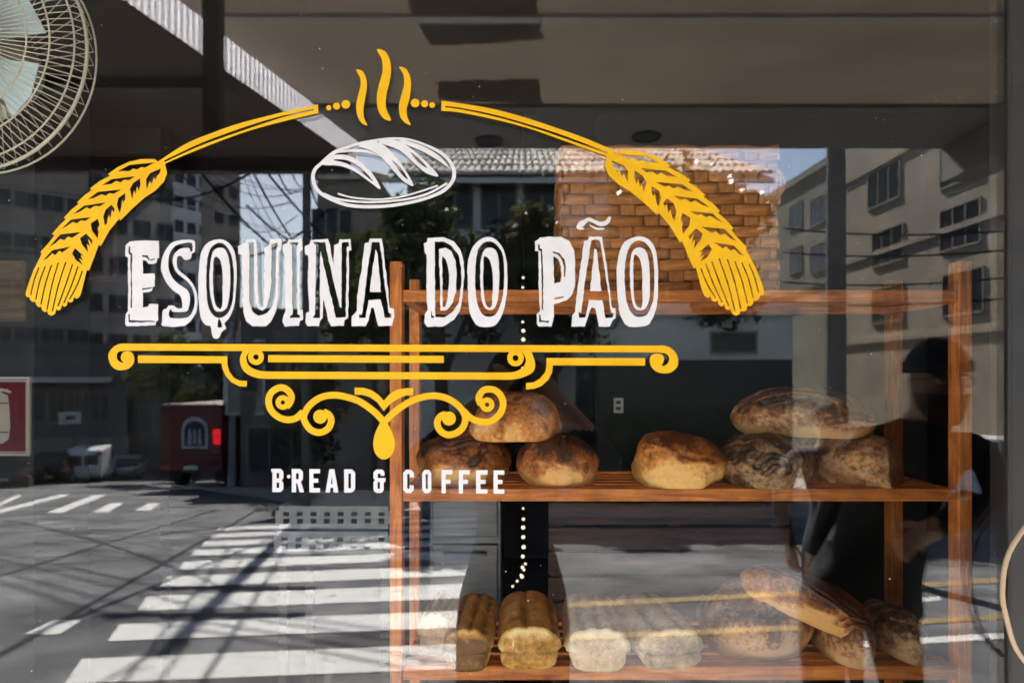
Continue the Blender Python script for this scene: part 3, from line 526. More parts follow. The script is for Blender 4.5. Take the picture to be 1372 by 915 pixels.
BM = {'gold': bread_mat('golden crust', (.13, .034, .007), (.62, .215, .035), (.88, .50, .16)), 'brown': bread_mat('brown crust', (.060, .017, .006), (.42, .130, .024), (.78, .41, .13), seed=2.0),
      'dark': bread_mat('dark floured crust', (.034, .012, .006), (.24, .078, .022), (.64, .35, .14), amp=1.15, flour=.36, seed=4.0), 'rye': bread_mat('near black floured crust', (.018, .010, .008), (.10, .040, .018), (.46, .26, .11), amp=1.2, flour=.45, seed=6.0),
      'tin': bread_mat('yellow tin loaf crust', (.17, .075, .020), (.58, .28, .050), (.88, .62, .26), seed=8.0, amp=.75), 'tin2': bread_mat('pale tin loaf crust', (.24, .15, .09), (.60, .40, .22), (.84, .68, .46), flour=.3, seed=11.0, amp=.75)}
def sstep(a, b, x): t = max(0, min(1, (x - a) / (b - a))); return t * t * (3 - 2 * t)
def loaf(name, label, m, c, size, rz=0, rx=0, ry=0, scores=(), seed=0, lump=.06, ex=2.2, pale_low=.34, rings=0.0, cut=None, flat=.42, group=None, dark_bias=0.0, patches=()):
    """A hand shaped loaf: a flattened lumpy ellipsoid of radii size; scores = [(points in unit top plan, width, depth)]."""
    nu, nv = 170, 100; vs = []; cr = []; fs = []
    rr = random.Random(seed); off = Vector((seed * 3.7, seed * 1.3, seed * 2.1))
    for i in range(nv + 1):
        th = math.pi * i / nv
        for k in range(nu):
            ph = 2 * math.pi * k / nu
            cx_, cy_, cz_ = math.sin(th) * math.cos(ph), math.sin(th) * math.sin(ph), -math.cos(th)
            s = (abs(cx_) ** ex + abs(cy_) ** ex + abs(cz_) ** ex) ** (-1 / ex)
            d = Vector((cx_, cy_, cz_)) * s
            q0 = 0
            if rings: rg = math.sin((d.y * .9 + d.x * .35 + .12 * noise.noise(d * 3 + off)) * 17); q0 = -rings * sstep(.25, .9, rg) * sstep(-.2, .3, d.z + .3 * noise.noise(d * 5 + off))
            w = 1 + lump * noise.noise(d * 1.4 + off) * 1.25 + lump * .28 * noise.noise(d * 4.5 + off) + lump * .12 * noise.noise(d * 13 + off)
            p = Vector(d * w); q = -.19 + .32 * sstep(-.3, .75, d.z) + dark_bias + q0 + .16 * noise.noise(d * 2.3 + off * 2)
            q -= pale_low * (1 - sstep(-.5, -.08, p.z + .22 * noise.noise(d * 3.5 + off)))
            for pts, wd, dp in scores:
                dm = 9
                for a, e2 in zip(pts[:-1], pts[1:]):
                    a, e2 = Vector(a), Vector(e2); pp = Vector((d.x, d.y, d.z)) if len(a) == 3 else Vector((d.x, d.y)); ab = e2 - a; t = max(0, min(1, (pp - a).dot(ab) / max(ab.dot(ab), 1e-9))); dm = min(dm, (pp - a - ab * t).length)
                if len(pts[0]) == 3 or d.z > -.1:
                    g = 1 - sstep(0, wd, dm); p -= d * dp * 1.7 * g; q -= .50 * g * (.9 + .6 * noise.noise(d * 9 + off))
                    rdg = math.exp(-((dm - wd * 1.3) / (wd * .38)) ** 2); p += d * abs(dp) * .75 * rdg; q += .24 * rdg
            for pc, pr, am in patches: q += am * (1 - sstep(pr * .5, pr, (d - Vector(pc)).length + .12 * noise.noise(d * 6 + off)))
            if p.z < -flat: p.z = -flat + (p.z + flat) * .06
            if cut is not None:
                cn, cd_ = Vector(cut[0]).normalized(), cut[1]
                ex_ = p.dot(cn) - cd_
                if ex_ > 0: p -= cn * ex_ * .94; q = -.12 + .1 * noise.noise(d * 20)
            vs.append((p.x * size[0], p.y * size[1], (p.z + flat) * size[2])); cr.append(q)
    for i in range(nv):
        for k in range(nu): fs.append((i * nu + k, i * nu + (k + 1) % nu, (i + 1) * nu + (k + 1) % nu, (i + 1) * nu + k))
    me = bpy.data.meshes.new(name); me.from_pydata(vs, [], fs); me.materials.append(m)
    at = me.attributes.new('crust', 'FLOAT', 'POINT'); at.data.foreach_set('value', cr)
    me.polygons.foreach_set('use_smooth', [True] * len(fs)); me.update()
    o = link(name, me, loc=c); o.rotation_euler = (rx, ry, rz); tag(o, label, 'bread', group); return o
SH = fy(655); SB = fy(893)
def at_shelf(u, z, zt): return Vector(((u - U0) / F * z, z - D, zt))
# upper shelf
loaf('round_loaf', 'dark brown round loaf at the end of the upper shelf behind the word COFFEE', BM['brown'], at_shelf(620, 1.74, SH), (.118, .105, .088), seed=3, lump=.13, scores=(([(-.75, -.5, .35), (-.2, -.75, .62), (.3, -.6, .7)], .09, .06), ([(.25, -.9, .1), (.45, -.75, .45)], .08, .05)), patches=(((-.1, -.9, -.3), .5, -.35),), flat=.5, dark_bias=.10)
loaf('round_loaf', 'brown split crust round loaf on the upper shelf below the stacked golden brown one', BM['brown'], at_shelf(749, 1.71, SH), (.100, .10, .080), seed=5, lump=.10, scores=(([(-.02, -.85, .25), (.0, -.7, .65), (.1, -.2, .95)], .10, .07), ([(.55, -.75, .0), (.6, -.5, .5)], .09, .06)), patches=(((0.05, -.95, -.35), .55, -.45),), flat=.55, dark_bias=.12)
loaf('round_loaf', 'golden brown loaf with a curved ear stacked on top of two round loaves', BM['gold'], at_shelf(692, 1.73, SH) + Vector((0, 0, .108)), (.113, .10, .085), seed=8, lump=.11, rz=.1, scores=(([(-.42, -.85, -.25), (-.36, -.85, .15), (-.12, -.8, .42), (.22, -.78, .40), (.46, -.78, .12), (.5, -.8, -.1)], .065, .07), ([(-.05, -.6, .75), (.35, -.3, .85)], .08, .06)), pale_low=.0, flat=.45, dark_bias=.10)
loaf('batard_loaf', 'golden split loaf alone in the middle of the upper shelf', BM['gold'], at_shelf(908, 1.70, SH), (.110, .115, .082), seed=13, lump=.12, scores=(([(-.55, -.5, .75), (-.1, -.88, .28), (.4, -.82, .22), (.75, -.5, -.05)], .08, .085), ([(-.15, -.85, .25), (.1, -.4, .9)], .06, .05)), patches=(((-.35, -.85, -.2), .65, -.22), ((.8, -.3, .45), .55, .35), ((-.1, -.5, .8), .5, .22)), flat=.55)
loaf('batard_loaf', 'almost black floured loaf under the long loaf on the upper shelf', BM['rye'], at_shelf(1024, 1.72, SH), (.116, .145, .083), seed=17, lump=.10, rz=-.45, rings=.30, scores=(([(.0, -.95, .1), (.2, -.88, .38), (.45, -.8, .30), (.55, -.8, -.02)], .07, .07), ([(.15, -.96, -.08), (.32, -.93, .12)], .05, .05)), pale_low=.0, flat=.55, dark_bias=.02)
loaf('batard_loaf', 'dark loaf with a cut pale end on the upper shelf by the rack post', BM['dark'], at_shelf(1143, 1.74, SH), (.096, .165, .080), seed=21, lump=.08, rz=.50, rings=.16, cut=((.22, -1, .05), .66), pale_low=.1, flat=.55)
loaf('long_loaf', 'long dark floured loaf lying across the tops of two loaves', BM['dark'], at_shelf(1074, 1.74, SH) + Vector((0, 0, .116)), (.173, .088, .080), seed=26, lump=.08, rz=-.06, ry=.035, rings=.28, scores=(([(-.65, -.65, .45), (-.35, -.7, .55)], .08, .06), ([(-.2, -.75, .5), (.12, -.75, .55)], .08, .06), ([(.2, -.9, .0), (.5, -.8, .12), (.75, -.6, .05)], .09, .06)), pale_low=.34, flat=.55, dark_bias=.10)

def tin_loaf(label, m, u, w=.128, L=.27, h=.080, rz=0, seed=0, grooves=(-.45, .05, .5), zf=1.562, endq=.16, lean=0):
    """Tin loaf, short end to the window: straight sides, a bulging top with lengthwise splits."""
    vs = []; cr = []; fs = []; n = 64; ny = 40; off = Vector((seed * 2.3, seed, 1))
    for j in range(ny + 1):
        t = j / ny; e = 1 - .5 * max(0, (abs(t - .5) - .42) / .08) ** 2 * .5
        for k in range(n):
            a = 2 * math.pi * k / n; cx_, cz_ = math.cos(a), math.sin(a)
            s = (abs(cx_) ** 3.4 + abs(cz_) ** 3.4) ** (-1 / 3.4)
            x, z = cx_ * s, cz_ * s
            up = sstep(.10, .30, z)
            wx = w / 2 * (1 + .15 * up - .05 * (1 - sstep(-1, -.2, z))); zz = z * h / 2
            if z > .2: zz += h * .30 * (1 - x * x * .55) * sstep(.2, 1, z)
            zz -= .004 * math.exp(-((z - .22) / .08) ** 2); wx -= .006 * math.exp(-((z - .16) / .09) ** 2)
            gsum = 0
            if z > .45:
                for g in grooves:
                    gg = math.exp(-((x - g - .06 * noise.noise(Vector((g * 9 + seed, t * 3, 0)))) / .10) ** 2); zz -= .012 * gg * (1 if .05 < t < .97 else .4); gsum += gg
            py = (t - .5) * L
            if t < .06 or t > .94: zz *= .965; wx *= .965
            dn = noise.noise(Vector((x, t * 3, z)) * 1.2 + off) * .045 + noise.noise(Vector((x, t * 3, z)) * 4 + off) * .010
            vs.append((x * wx * (1 + dn), py + .006 * math.sin(z * 4 + seed), (zz + h / 2) * (1 + dn * .6)))
            q = -.11 + .10 * up - .46 * math.exp(-((z - .10) / .24) ** 2) + .12 * noise.noise(Vector((x, t * 4, z)) * 2 + off) + .22 * gsum
            if j == 0: q = endq - .32 + .05 * noise.noise(Vector((x, z, 0)) * 3 + off)
            cr.append(q)
    for j in range(ny):
        for k in range(n): fs.append((j * n + k, j * n + (k + 1) % n, (j + 1) * n + (k + 1) % n, (j + 1) * n + k))
    # end faces as rings so that they bulge and carry crust
    for end, j0 in ((-1, 0), (1, ny)):
        prev = [j0 * n + k for k in range(n)]; c0 = Vector((0, (-.5 if end < 0 else .5) * L, h * .55))
        for q_ in (.85, .6, .3):
            cur = []
            for k in range(n):
                p = Vector(vs[j0 * n + k]); pp = c0 + (p - c0) * q_; pp.y += end * .010 * (1 - q_ * q_) + .004 * noise.noise(pp * 40 + off); cur.append(len(vs)); vs.append(tuple(pp)); cr.append(endq - .22 + .08 * (1 - q_) + .10 * noise.noise(pp * 30 + off) - .40 * sstep(h * .92, h * 1.12, pp.z))
            for k in range(n): fs.append((prev[k], prev[(k + 1) % n], cur[(k + 1) % n], cur[k]) if end > 0 else (prev[(k + 1) % n], prev[k], cur[k], cur[(k + 1) % n]))
            prev = cur
        fs.append(tuple(prev) if end > 0 else tuple(prev[::-1]))
    me = bpy.data.meshes.new('tin_loaf'); me.from_pydata(vs, [], fs); me.materials.append(m)
    at = me.attributes.new('crust', 'FLOAT', 'POINT'); at.data.foreach_set('value', cr)
    bm = bmesh.new(); bm.from_mesh(me); bmesh.ops.recalc_face_normals(bm, faces=bm.faces); bm.to_mesh(me); bm.free()
    me.polygons.foreach_set('use_smooth', [True] * len(fs)); me.update()
    o = link('tin_loaf', me, loc=((u - U0) / F * zf, zf - D + L / 2 + .012, SB)); o.rotation_euler = (0, lean, rz); tag(o, label, 'bread'); return o
tin_loaf('yellow crusted tin loaf on the lower shelf with a dark baked end', BM['tin'], 628, w=.104, seed=2, rz=-.03, endq=.50, grooves=(-.5, .1, .6))
tin_loaf('broad yellow crusted tin loaf with one deep split on the lower shelf', BM['tin'], 709, w=.134, h=.084, endq=.25, seed=6, rz=.0, grooves=(-.12, .75))
tin_loaf('pale tin loaf with a plain pale end next to the swirl ended one', BM['tin2'], 804, w=.136, seed=9, rz=-.02)
tin_loaf('pale tin loaf turned a little, with a swirl on its baked end', BM['tin2'], 893, w=.142, seed=12, endq=.36, rz=.12, grooves=(-.4, .3))
tin_loaf('pale tin loaf beside the rack post at the end of the lower shelf', BM['tin2'], 583, w=.075, L=.20, seed=15, rz=-.05, zf=1.66)
loaf('boule_loaf', 'big round brown floured loaf with a cross cut on the lower shelf', BM['dark'], at_shelf(1010, 1.74, SB), (.140, .125, .105), seed=31, lump=.07, rings=.12, scores=(([(.02, -.95, -.1), (.03, -.85, .5), (.0, -.5, .85)], .07, .06), ([(-.6, -.7, .45), (.0, -.85, .5), (.6, -.7, .45)], .07, .06)), flat=.55, patches=(((0, 0, .9), .9, -.12),))
loaf('batard_loaf', 'long split loaf propped diagonally on top of the big round loaf', BM['brown'], at_shelf(1072, 1.68, SB + .10), (.160, .080, .066), seed=35, lump=.07, rz=-.25, ry=.36, scores=(([(-.5, -.4, .8), (.1, -.7, .65), (.6, -.72, .3), (.85, -.4, .0)], .10, .07), ([(.40, -.9, .0), (.55, -.8, .3), (.75, -.6, .3)], .07, .06)), patches=(((.1, -.9, -.3), .6, -.3),), flat=.5, dark_bias=.08)
loaf('batard_loaf', 'speckled dark loaf under the propped split loaf on the lower shelf', BM['dark'], at_shelf(1125, 1.70, SB), (.062, .13, .082), seed=37, lump=.07, rings=.2, flat=.55)
loaf('batard_loaf', 'narrow dark seeded loaf at the rack post on the lower shelf', BM['rye'], at_shelf(1190, 1.72, SB), (.052, .13, .070), seed=41, lump=.07, rings=.2, ry=.2, flat=.55)

# ---- woven basket on top of the rack
BT = fy(388); zb = 1.655; kb = zb / F
bx0, bx1 = (752 - U0) * kb, (1043 - U0) * kb; bz0 = BT + .001; bz1 = CZ - (200 - V0) * kb; by = zb - D
bk = thing('wicker_basket', 'big square woven cane basket standing on top of the rack', 'basket', ((bx0 + bx1) / 2, by + .12, bz0))
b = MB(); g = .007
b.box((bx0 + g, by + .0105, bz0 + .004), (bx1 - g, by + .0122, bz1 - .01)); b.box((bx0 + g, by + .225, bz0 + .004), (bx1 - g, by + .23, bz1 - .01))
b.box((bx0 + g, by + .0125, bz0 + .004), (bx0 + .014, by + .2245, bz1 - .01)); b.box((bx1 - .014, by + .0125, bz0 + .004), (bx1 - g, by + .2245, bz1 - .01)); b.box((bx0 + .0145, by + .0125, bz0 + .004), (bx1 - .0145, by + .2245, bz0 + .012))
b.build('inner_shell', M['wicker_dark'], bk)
def cane(w, h, dp, seed, m='wicker'):
    b = MB(); secs = []; nx_, nzz = 5, 4
    for i in range(nx_ + 1):
        t = i / nx_ * 2 - 1; bow = dp * (1 - t ** 4 * .8); sec = []
        for j in range(nzz + 1):
            s = j / nzz * 2 - 1; sec.append(Vector((t * w / 2, -bow * (1 - .12 * s * s), s * h / 2 * (1 - .10 * abs(t) ** 3))))
        sec.append(Vector((t * w / 2, .006, h / 2 * .95))); sec.append(Vector((t * w / 2, .006, -h / 2 * .95))); secs.append(sec)
    b.loft(secs); return b.mesh('cane', M[m], smooth=True)
rows = 13; rh = (bz1 - bz0) / rows; HW, VW = 46 * kb, 21 * kb
hm = [cane(HW * 1.04, rh * .985, .0034, i) for i in range(2)]; vm = cane(VW * .97, rh * 1.08, .0005, 9, 'wicker_up')
rr = random.Random(3); first = {}
def strip(me, x, y, z, rz=0):
    o = link('strip', me, bk); o.location = (x, y, z); o.rotation_euler = (rr.uniform(-.04, .04), rr.uniform(-.035, .035), rz + rr.uniform(-.03, .03)); sc = rr.uniform(.94, 1.04); o.scale = (sc, 1, rr.uniform(.95, 1.04))
for r in range(rows):
    z = bz0 + (r + .5) * rh; x = bx0 - (HW + VW) * (.5 if r % 2 else .04) + rr.uniform(-.006, .006); k = 0
    wob = .004 * math.sin(r * 1.7)
    while x < bx1 - .002:
        w = HW if k % 2 == 0 else VW; xa, xb = max(x, bx0 + wob), min(x + w, bx1 + wob)
        if xb - xa > .008:
            me = hm[r % 2] if k % 2 == 0 else vm
            if xb - xa < w * .98:
                me = cane(xb - xa, rh * .985, .004, 1)
            strip(me, (xa + xb) / 2, by + .003 + .0015 * math.sin(x * 9), z + rr.uniform(-.0015, .0015))
        x += w; k += 1
    for sx_, rot in ((bx0, -math.pi / 2), (bx1, math.pi / 2)):
        for q in range(3): strip(hm[0], sx_ + (-.001 if rot < 0 else .001) + wob * .5, by + .04 + q * .074 + (.03 if r % 2 else 0), z, rot)
b = MB()
for (p, q) in (((bx0, by, bz1), (bx1, by, bz1)), ((bx1, by + .23, bz1), (bx0, by + .23, bz1))):
    P, Q = Vector(p), Vector(q); b.tube([P + (Q - P) * t / 20 + Vector((0, .004 * math.sin(t * 2.1), .002 * math.sin(t * 1.3))) for t in range(21)], .0085, 8)
for p, q in (((bx0, by + .01, bz1), (bx0, by + .22, bz1)), ((bx1, by + .01, bz1), (bx1, by + .22, bz1))): b.tube([p, q], .008, 8)
b.build('rim', M['wicker'], bk, smooth=True)
b = MB()
for k in range(2): b.tube([(bx1 - .006 + .012 * math.sin(t / 8 * math.pi) * (1 + k * .6), by - .004 - k * .003, bz1 - .05 - .075 * t / 8) for t in range(9)], .0035, 6)
b.build('handle', M['wicker'], bk, smooth=True)

# ---- string of lit bulbs, hanging
st_ = thing('string_light', 'string of small lit warm bulbs hanging behind the top rail and down past the loaves', 'string light', (fx(700), 1.25, 0))
zs = 2.28
b = MB(); b.tube([I(700 + .8 * math.sin(v / 50), v, zs) for v in range(150, 780, 30)], .0018, 5); b.build('cord', M['wire'], st_)
bm_ = MB(); bm_.ball((0, 0, 0), .0060, 10, 6); bulb = bm_.mesh('bulb', M['bulb'], True)
for v in list(range(372, 500, 12)) + list(range(590, 780, 13)):
    o = link('bulb', bulb, st_); o.location = I(700 + .8 * math.sin(v / 50) + rr.uniform(-1, 1), v + rr.uniform(-1.5, 1.5), zs); o.scale = (rr.uniform(.7, 1.2),) * 3
zq = 2.35; tr_ = ((687, 785), (693, 778), (698, 770), (702, 763), (704, 755))
b = MB(); pts = [I(u, v, zq) for u, v in tr_]
s2 = thing('string_light', 'short trail of lit bulbs curling up from behind the tin loaves', 'string light', pts[0]); b.tube(pts, .0012, 5); b.build('cord', M['wire'], s2)
for p in pts: o = link('bulb', bulb, s2); o.location = p; o.scale = (.8,) * 3

# ---- things further back
b = MB(); p0, p1 = I(800, 195, 3.4), I(1150, 900, 3.4)
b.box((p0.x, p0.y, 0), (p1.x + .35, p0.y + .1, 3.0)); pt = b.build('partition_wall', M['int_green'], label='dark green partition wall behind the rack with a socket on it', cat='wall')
def plate(name, label, u0, v0, u1, v1, z, m, cat, dp=.012, frame=None, fm=None):
    a, c = I(u0, v0, z), I(u1, v1, z); t = thing(name, label, cat, ((a.x + c.x) / 2, a.y, min(a.z, c.z)))
    if frame:
        f = frame; x0, x1, z0, z1 = a.x, c.x, c.z, a.z
        b = MB(); b.box((x0, a.y - dp, z0), (x0 + f, a.y, z1)); b.box((x1 - f, a.y - dp, z0), (x1, a.y, z1)); b.box((x0 + f, a.y - dp, z0), (x1 - f, a.y, z0 + f)); b.box((x0 + f, a.y - dp, z1 - f), (x1 - f, a.y, z1)); b.build('frame', fm, t)
        b = MB(); b.box((x0 + f, a.y - dp * .6, z0 + f), (x1 - f, a.y - .001, z1 - f)); b.build('panel', m, t)
    else: b = MB(); b.box((a.x, a.y - dp, c.z), (c.x, a.y, a.z)); b.build('panel', m, t, bevel=.003)
    return t
so_ = plate('wall_socket', 'small grey wall socket plate on the dark green partition wall', 822, 533, 835, 553, 3.399, M['white_plastic'], 'socket')
for v in (539, 547): b = MB(); p = I(828.5, v, 3.385); b.box(p - Vector((.012, .0, .008)), p + Vector((.012, .003, .008))); b.build('outlet', M['steel_dark'], so_)
# pillar at the side with frames and the extinguisher sign
zp = 2.75; a, c = I(-260, 400, zp), I(46, 400, zp)
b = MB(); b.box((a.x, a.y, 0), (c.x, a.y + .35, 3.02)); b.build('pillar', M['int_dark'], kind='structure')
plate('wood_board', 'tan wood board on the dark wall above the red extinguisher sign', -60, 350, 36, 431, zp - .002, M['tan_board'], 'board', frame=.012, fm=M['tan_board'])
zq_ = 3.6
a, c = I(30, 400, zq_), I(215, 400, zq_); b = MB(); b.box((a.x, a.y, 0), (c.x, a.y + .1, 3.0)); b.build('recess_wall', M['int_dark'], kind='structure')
plate('wall_frame', 'brown framed panel behind the wheat ear on the dark wall', 45, 293, 158, 376, zq_ - .002, M['brown_frame'], 'frame', frame=.02, fm=M['tan_board'])
es = plate('extinguisher_sign', 'dark red fire extinguisher sign with a white border on the dark wall', -70, 505, 42, 610, zp - .002, M['sign_red'], 'sign', frame=.009, fm=M['sign_white'])
def flat(rings, z, dy, name, m, parent): return poly2d(rings, lambda u, v: I(u, v, z) + Vector((0, dy, 0)), name, m, parent)
flat([[(-66, 509.5), (38.5, 509.5), (38.5, 606), (-66, 606)], [(-64.5, 511), (37, 511), (37, 604.5), (-64.5, 604.5)]], zp, -.0105, 'border_line', M['sign_white'], es)
flat([smooth_ring([(-14, 588), (-14, 535), (-9, 528), (0, 525), (9, 528), (14, 535), (14, 588)], 3)], zp, -.0105, 'symbol', M['sign_white'], es)
flat([[(-14, 539), (14, 539), (14, 540.5), (-14, 540.5)], [(-14, 578), (14, 578), (14, 579.5), (-14, 579.5)]], zp, -.0112, 'symbol_line', M['sign_red'], es)
flat([[(-5, 525), (-4, 521), (5, 520), (18, 524), (17, 527), (6, 524), (5, 525)]], zp, -.0108, 'symbol', M['sign_white'], es); flat([[(3, 522), (14, 521), (14, 523), (3, 524)]], zp, -.0114, 'symbol', M['sign_white'], es)

# fan on a wall arm
fz = 1.62; fc = I(-42, 66, fz); kf = fz / F
fan = thing('wall_fan', 'cream wall fan with round wire cage and blades coloured like reflected sky', 'fan', fc)
def fpt(r, a, y): return Vector((fc.x + r * kf * math.cos(a), fc.y + y, fc.z + r * kf * 1.03 * math.sin(a)))
b = MB()
for r, y in ((62, -.062), (100, -.055), (126, -.045), (150, -.022)): b.tube([fpt(r, 2 * math.pi * k / 64, y) for k in range(65)], .0021, 6, cap=False)
b.tube([fpt(157, 2 * math.pi * k / 80, .005) for k in range(81)], .0042, 8, cap=False)
b.tube([fpt(154, 2 * math.pi * k / 64, .05) for k in range(65)], .0025, 6, cap=False)
b.build('cage_ring', M['cream'], fan, smooth=True)
b = MB(); ns = 104
for k in range(ns):
    a = 2 * math.pi * k / ns; b.tube([fpt(60, a, -.062), fpt(100, a, -.056), fpt(128, a + .02, -.046), fpt(150, a + .04, -.024), fpt(157, a + .05, .004)], .00125, 5, cap=False)
    if k % 2: b.tube([fpt(157, a + .05, .008), fpt(150, a, .05), fpt(60, a, .075)], .00125, 5, cap=False)
o = b.build('cage_wire', M['cream'], fan, smooth=True); o['kind'] = 'stuff'
b = MB(); b.loft([[fpt(r, 2 * math.pi * k / 40, y) for k in range(40)] for r, y in ((0.5, -.070), (40, -.069), (58, -.066), (62, -.060), (62, -.052))]); b.build('badge', M['cream'], fan, smooth=True)
for k in range(5):
    b = MB(); a0 = -.62 + k * 2 * math.pi / 5
    n = 9; secs = []
    for i in range(n):
        t = i / (n - 1); r = 22 + 80 * t; w = .20 + .20 * t ** .6
        secs.append([fpt(r, a0 - w, .010), fpt(r, a0, .0), fpt(r, a0 + w, -.014), fpt(r, a0 + w, -.011), fpt(r, a0, .003), fpt(r, a0 - w, .013)])
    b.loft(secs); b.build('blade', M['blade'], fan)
b = MB(); b.loft([[fpt(r, 2 * math.pi * k / 24, y) for k in range(24)] for r, y in ((20, -.02), (24, .02), (44, .06), (44, .15), (20, .17))]); b.build('motor', M['cream'], fan, smooth=True)
b = MB(); b.tube([fc + Vector((0, .15, 0)), fc + Vector((-.1, .25, -.05)), fc + Vector((-.35, .35, -.1)), fc + Vector((-.9, .45, -.1)), Vector((-3.6, 1.1, fc.z - .1))], .016, 8); b.build('arm', M['cream'], fan, smooth=True)

# crates and oven on the floor behind the rack
def crate(label, u0, v0, u1, v1, z, dpt=.35):
    a, c = I(u0, v0, z), I(u1, v1, z); t = thing('crate', label, 'crate', ((a.x + c.x) / 2, a.y + dpt / 2, c.z), 'grey plastic crates in a pile')
    b = MB(); x0, x1, z0, z1 = a.x, c.x, c.z, a.z; w = x1 - x0; h = z1 - z0; nx_ = 8
    b.box((x0, a.y, z0), (x1, a.y + .008, z0 + h * .22)); b.box((x0, a.y, z1 - h * .26), (x1, a.y + .008, z1)); b.box((x0, a.y + .001, z0 + h * .44), (x1, a.y + .007, z0 + h * .56))
    b.build('front_panel', M['crate_white'], t)
    rib = None
    for k in range(nx_ + 1):
        xx = x0 + w * k / nx_; q = MB(); q.box((xx - w * .035, a.y + .002, z0 + h * .2), (xx + w * .035, a.y + .006, z1 - h * .2)); q.build('rib', M['crate_white'], t)
    b = MB(); b.box((x0, a.y + .0085, z0), (x0 + .008, a.y + dpt, z1)); b.box((x1 - .008, a.y + .0085, z0), (x1, a.y + dpt, z1)); b.box((x0 + .0085, a.y + dpt - .008, z0), (x1 - .0085, a.y + dpt, z1)); b.box((x0 + .0085, a.y + .0085, z0), (x1 - .0085, a.y + dpt - .009, z0 + .008)); b.build('tray', M['crate_white'], t)
crate('grey plastic crate on top of the pile under the tagline', 374, 678, 520, 708, 2.45)
crate('grey plastic crate lying under the topmost crate', 372, 712, 520, 742, 2.45)
zc = 2.9; a, c = I(372, 748, 2.45), I(520, 748, 2.45)
t = thing('crate_stand', 'dark stand carrying the pile of grey plastic crates', 'stand', ((a.x + c.x) / 2, a.y + .17, 0))
b = MB(); b.box((a.x - .01, a.y, c.z - .03), (c.x + .01, a.y + .36, c.z + .008)); b.build('top', M['steel_dark'], t)
for x in (a.x, c.x - .03):
    for y in (a.y + .01, a.y + .32): b = MB(); b.box((x, y, 0), (x + .03, y + .03, c.z - .031)); b.build('leg', M['steel_dark'], t)
t = thing('wood_crate', 'dark brown slatted wood crate behind the rack below the upper shelf', 'crate', I(900, 700, 2.9))
a, c = I(735, 672, 2.9), I(1058, 905, 2.9)
for k in range(7):
    zt = a.z + (c.z - a.z) * k / 7; q = MB(); q.box((a.x, a.y, zt - .098), (c.x, a.y + .02, zt - .006)); q.build('slat', M['crate_brown'], t)
for x in (a.x + .01, (a.x + c.x) / 2, c.x - .06): q = MB(); q.box((x, a.y + .0205, 0), (x + .05, a.y + .06, a.z)); q.build('batten', M['crate_brown'], t)
t = thing('oven', 'dark metal oven with two doors standing behind the rack', 'oven', I(640, 850, 3.0))
a, c = I(575, 600, 3.0), I(672, 1000, 3.0)
b = MB(); b.box((a.x, a.y, 0), (c.x, a.y + .5, a.z)); b.build('body', M['metal'], t, bevel=.006)
for v0, v1 in ((612, 718), (728, 838), (846, 960)):
    p, q = I(580, v0, 3.0), I(667, v1, 3.0); b = MB(); b.box((p.x, a.y - .02, q.z), (q.x, a.y - .001, p.z)); dr = b.build('door', M['metal'], t, bevel=.004)
    b = MB(); b.tube([(p.x + .05, a.y - .04, p.z - .04), (q.x - .05, a.y - .04, p.z - .04)], .008, 8); b.build('handle', M['pole_grey'], dr)
# ================================================================== the street that the glass mirrors
def sheet(name, pts, m, up=0, thick=0, kind='structure'):
    b = MB(); n = len(pts); top = [Vector((p[0], p[1], gz(p[1]) + up)) for p in pts]
    if thick: b.prism([p - Vector((0, 0, thick)) for p in top], (0, 0, thick))
    else: b.add(top, [tuple(range(n))])
    return b.build(name, m, kind=kind)
sheet('street', [(-260, -1.6), (260, -1.6), (260, -420), (-260, -420)], M['asphalt'])
b = MB(); b.box((-30, -2.15, -.35), (30, 0.14, -.001)); b.build('near_pavement', M['pave'], kind='structure')
b = MB()
for k in range(30): b.box((-30 + k * 2 + .01, -2.30, -.36), (-28 + k * 2 - .01, -2.155, .002))
b.build('near_kerb', M['slab'], kind='structure')
def gp(u, v): p = gpt(u, v); return (p.x, p.y)
sheet('far_pavement', [(-5.6, D - 15.2), (60, D - 12.3), (60, D - 60), (-5.6, D - 60)], M['pave'], up=.13, thick=.16)
sheet('side_pavement', [gp(-400, 668), gp(-60, 652), gp(205, 640), gp(210, 626), (-80, -60), (-60, -30)], M['pave'], up=.12, thick=.15)
sheet('corner_pavement', [gp(268, 656), gp(330, 664), (-6.5, D - 19), (-6.5, D - 60), (-16, D - 60)], M['pave'], up=.12, thick=.15)
def marking(name, quads, m, label, cat, group=None):
    for q, lab in zip(quads, label if isinstance(label, list) else [label] * len(quads)):
        b = MB(); pts = [gpt(u, v, .006) for u, v in q]; b.add(pts, [tuple(range(len(pts)))]); b.build(name, m, kind='structure')
zeb = []
for (l, v, th) in ((98, 900, 34), (152, 848, 23), (190, 809, 20), (219, 780, 15), (243, 758, 11), (258, 741, 8), (272, 729, 6.5), (283, 718, 5.5), (292, 709, 4.5)):
    s = -.04; w = 700 - l
    zeb.append([(l - th * .35, v + th / 2), (l + w, v + th / 2 + s * w), (l + w, v - th / 2 + s * w * .96), (l + th * .35, v - th / 2)])
marking('zebra_stripe', zeb, M['paint'], None, None)
marking('zebra_stripe', [[(-30, 690), (2, 687), (95, 663), (82, 662)], [(62, 687), (84, 687), (143, 663), (126, 663)], [(124, 686), (146, 686), (166, 674), (148, 674)], [(-10, 678), (-4, 680), (30, 664), (22, 663)], [(182, 684), (202, 684), (214, 674), (198, 674)]], M['paint'], None, None)
marking('lane_dash', [[(32, 850), (80, 850), (110, 831), (72, 831)], [(1218, 809), (1262, 804), (1258, 799), (1216, 803)]], M['paint'], None, None)
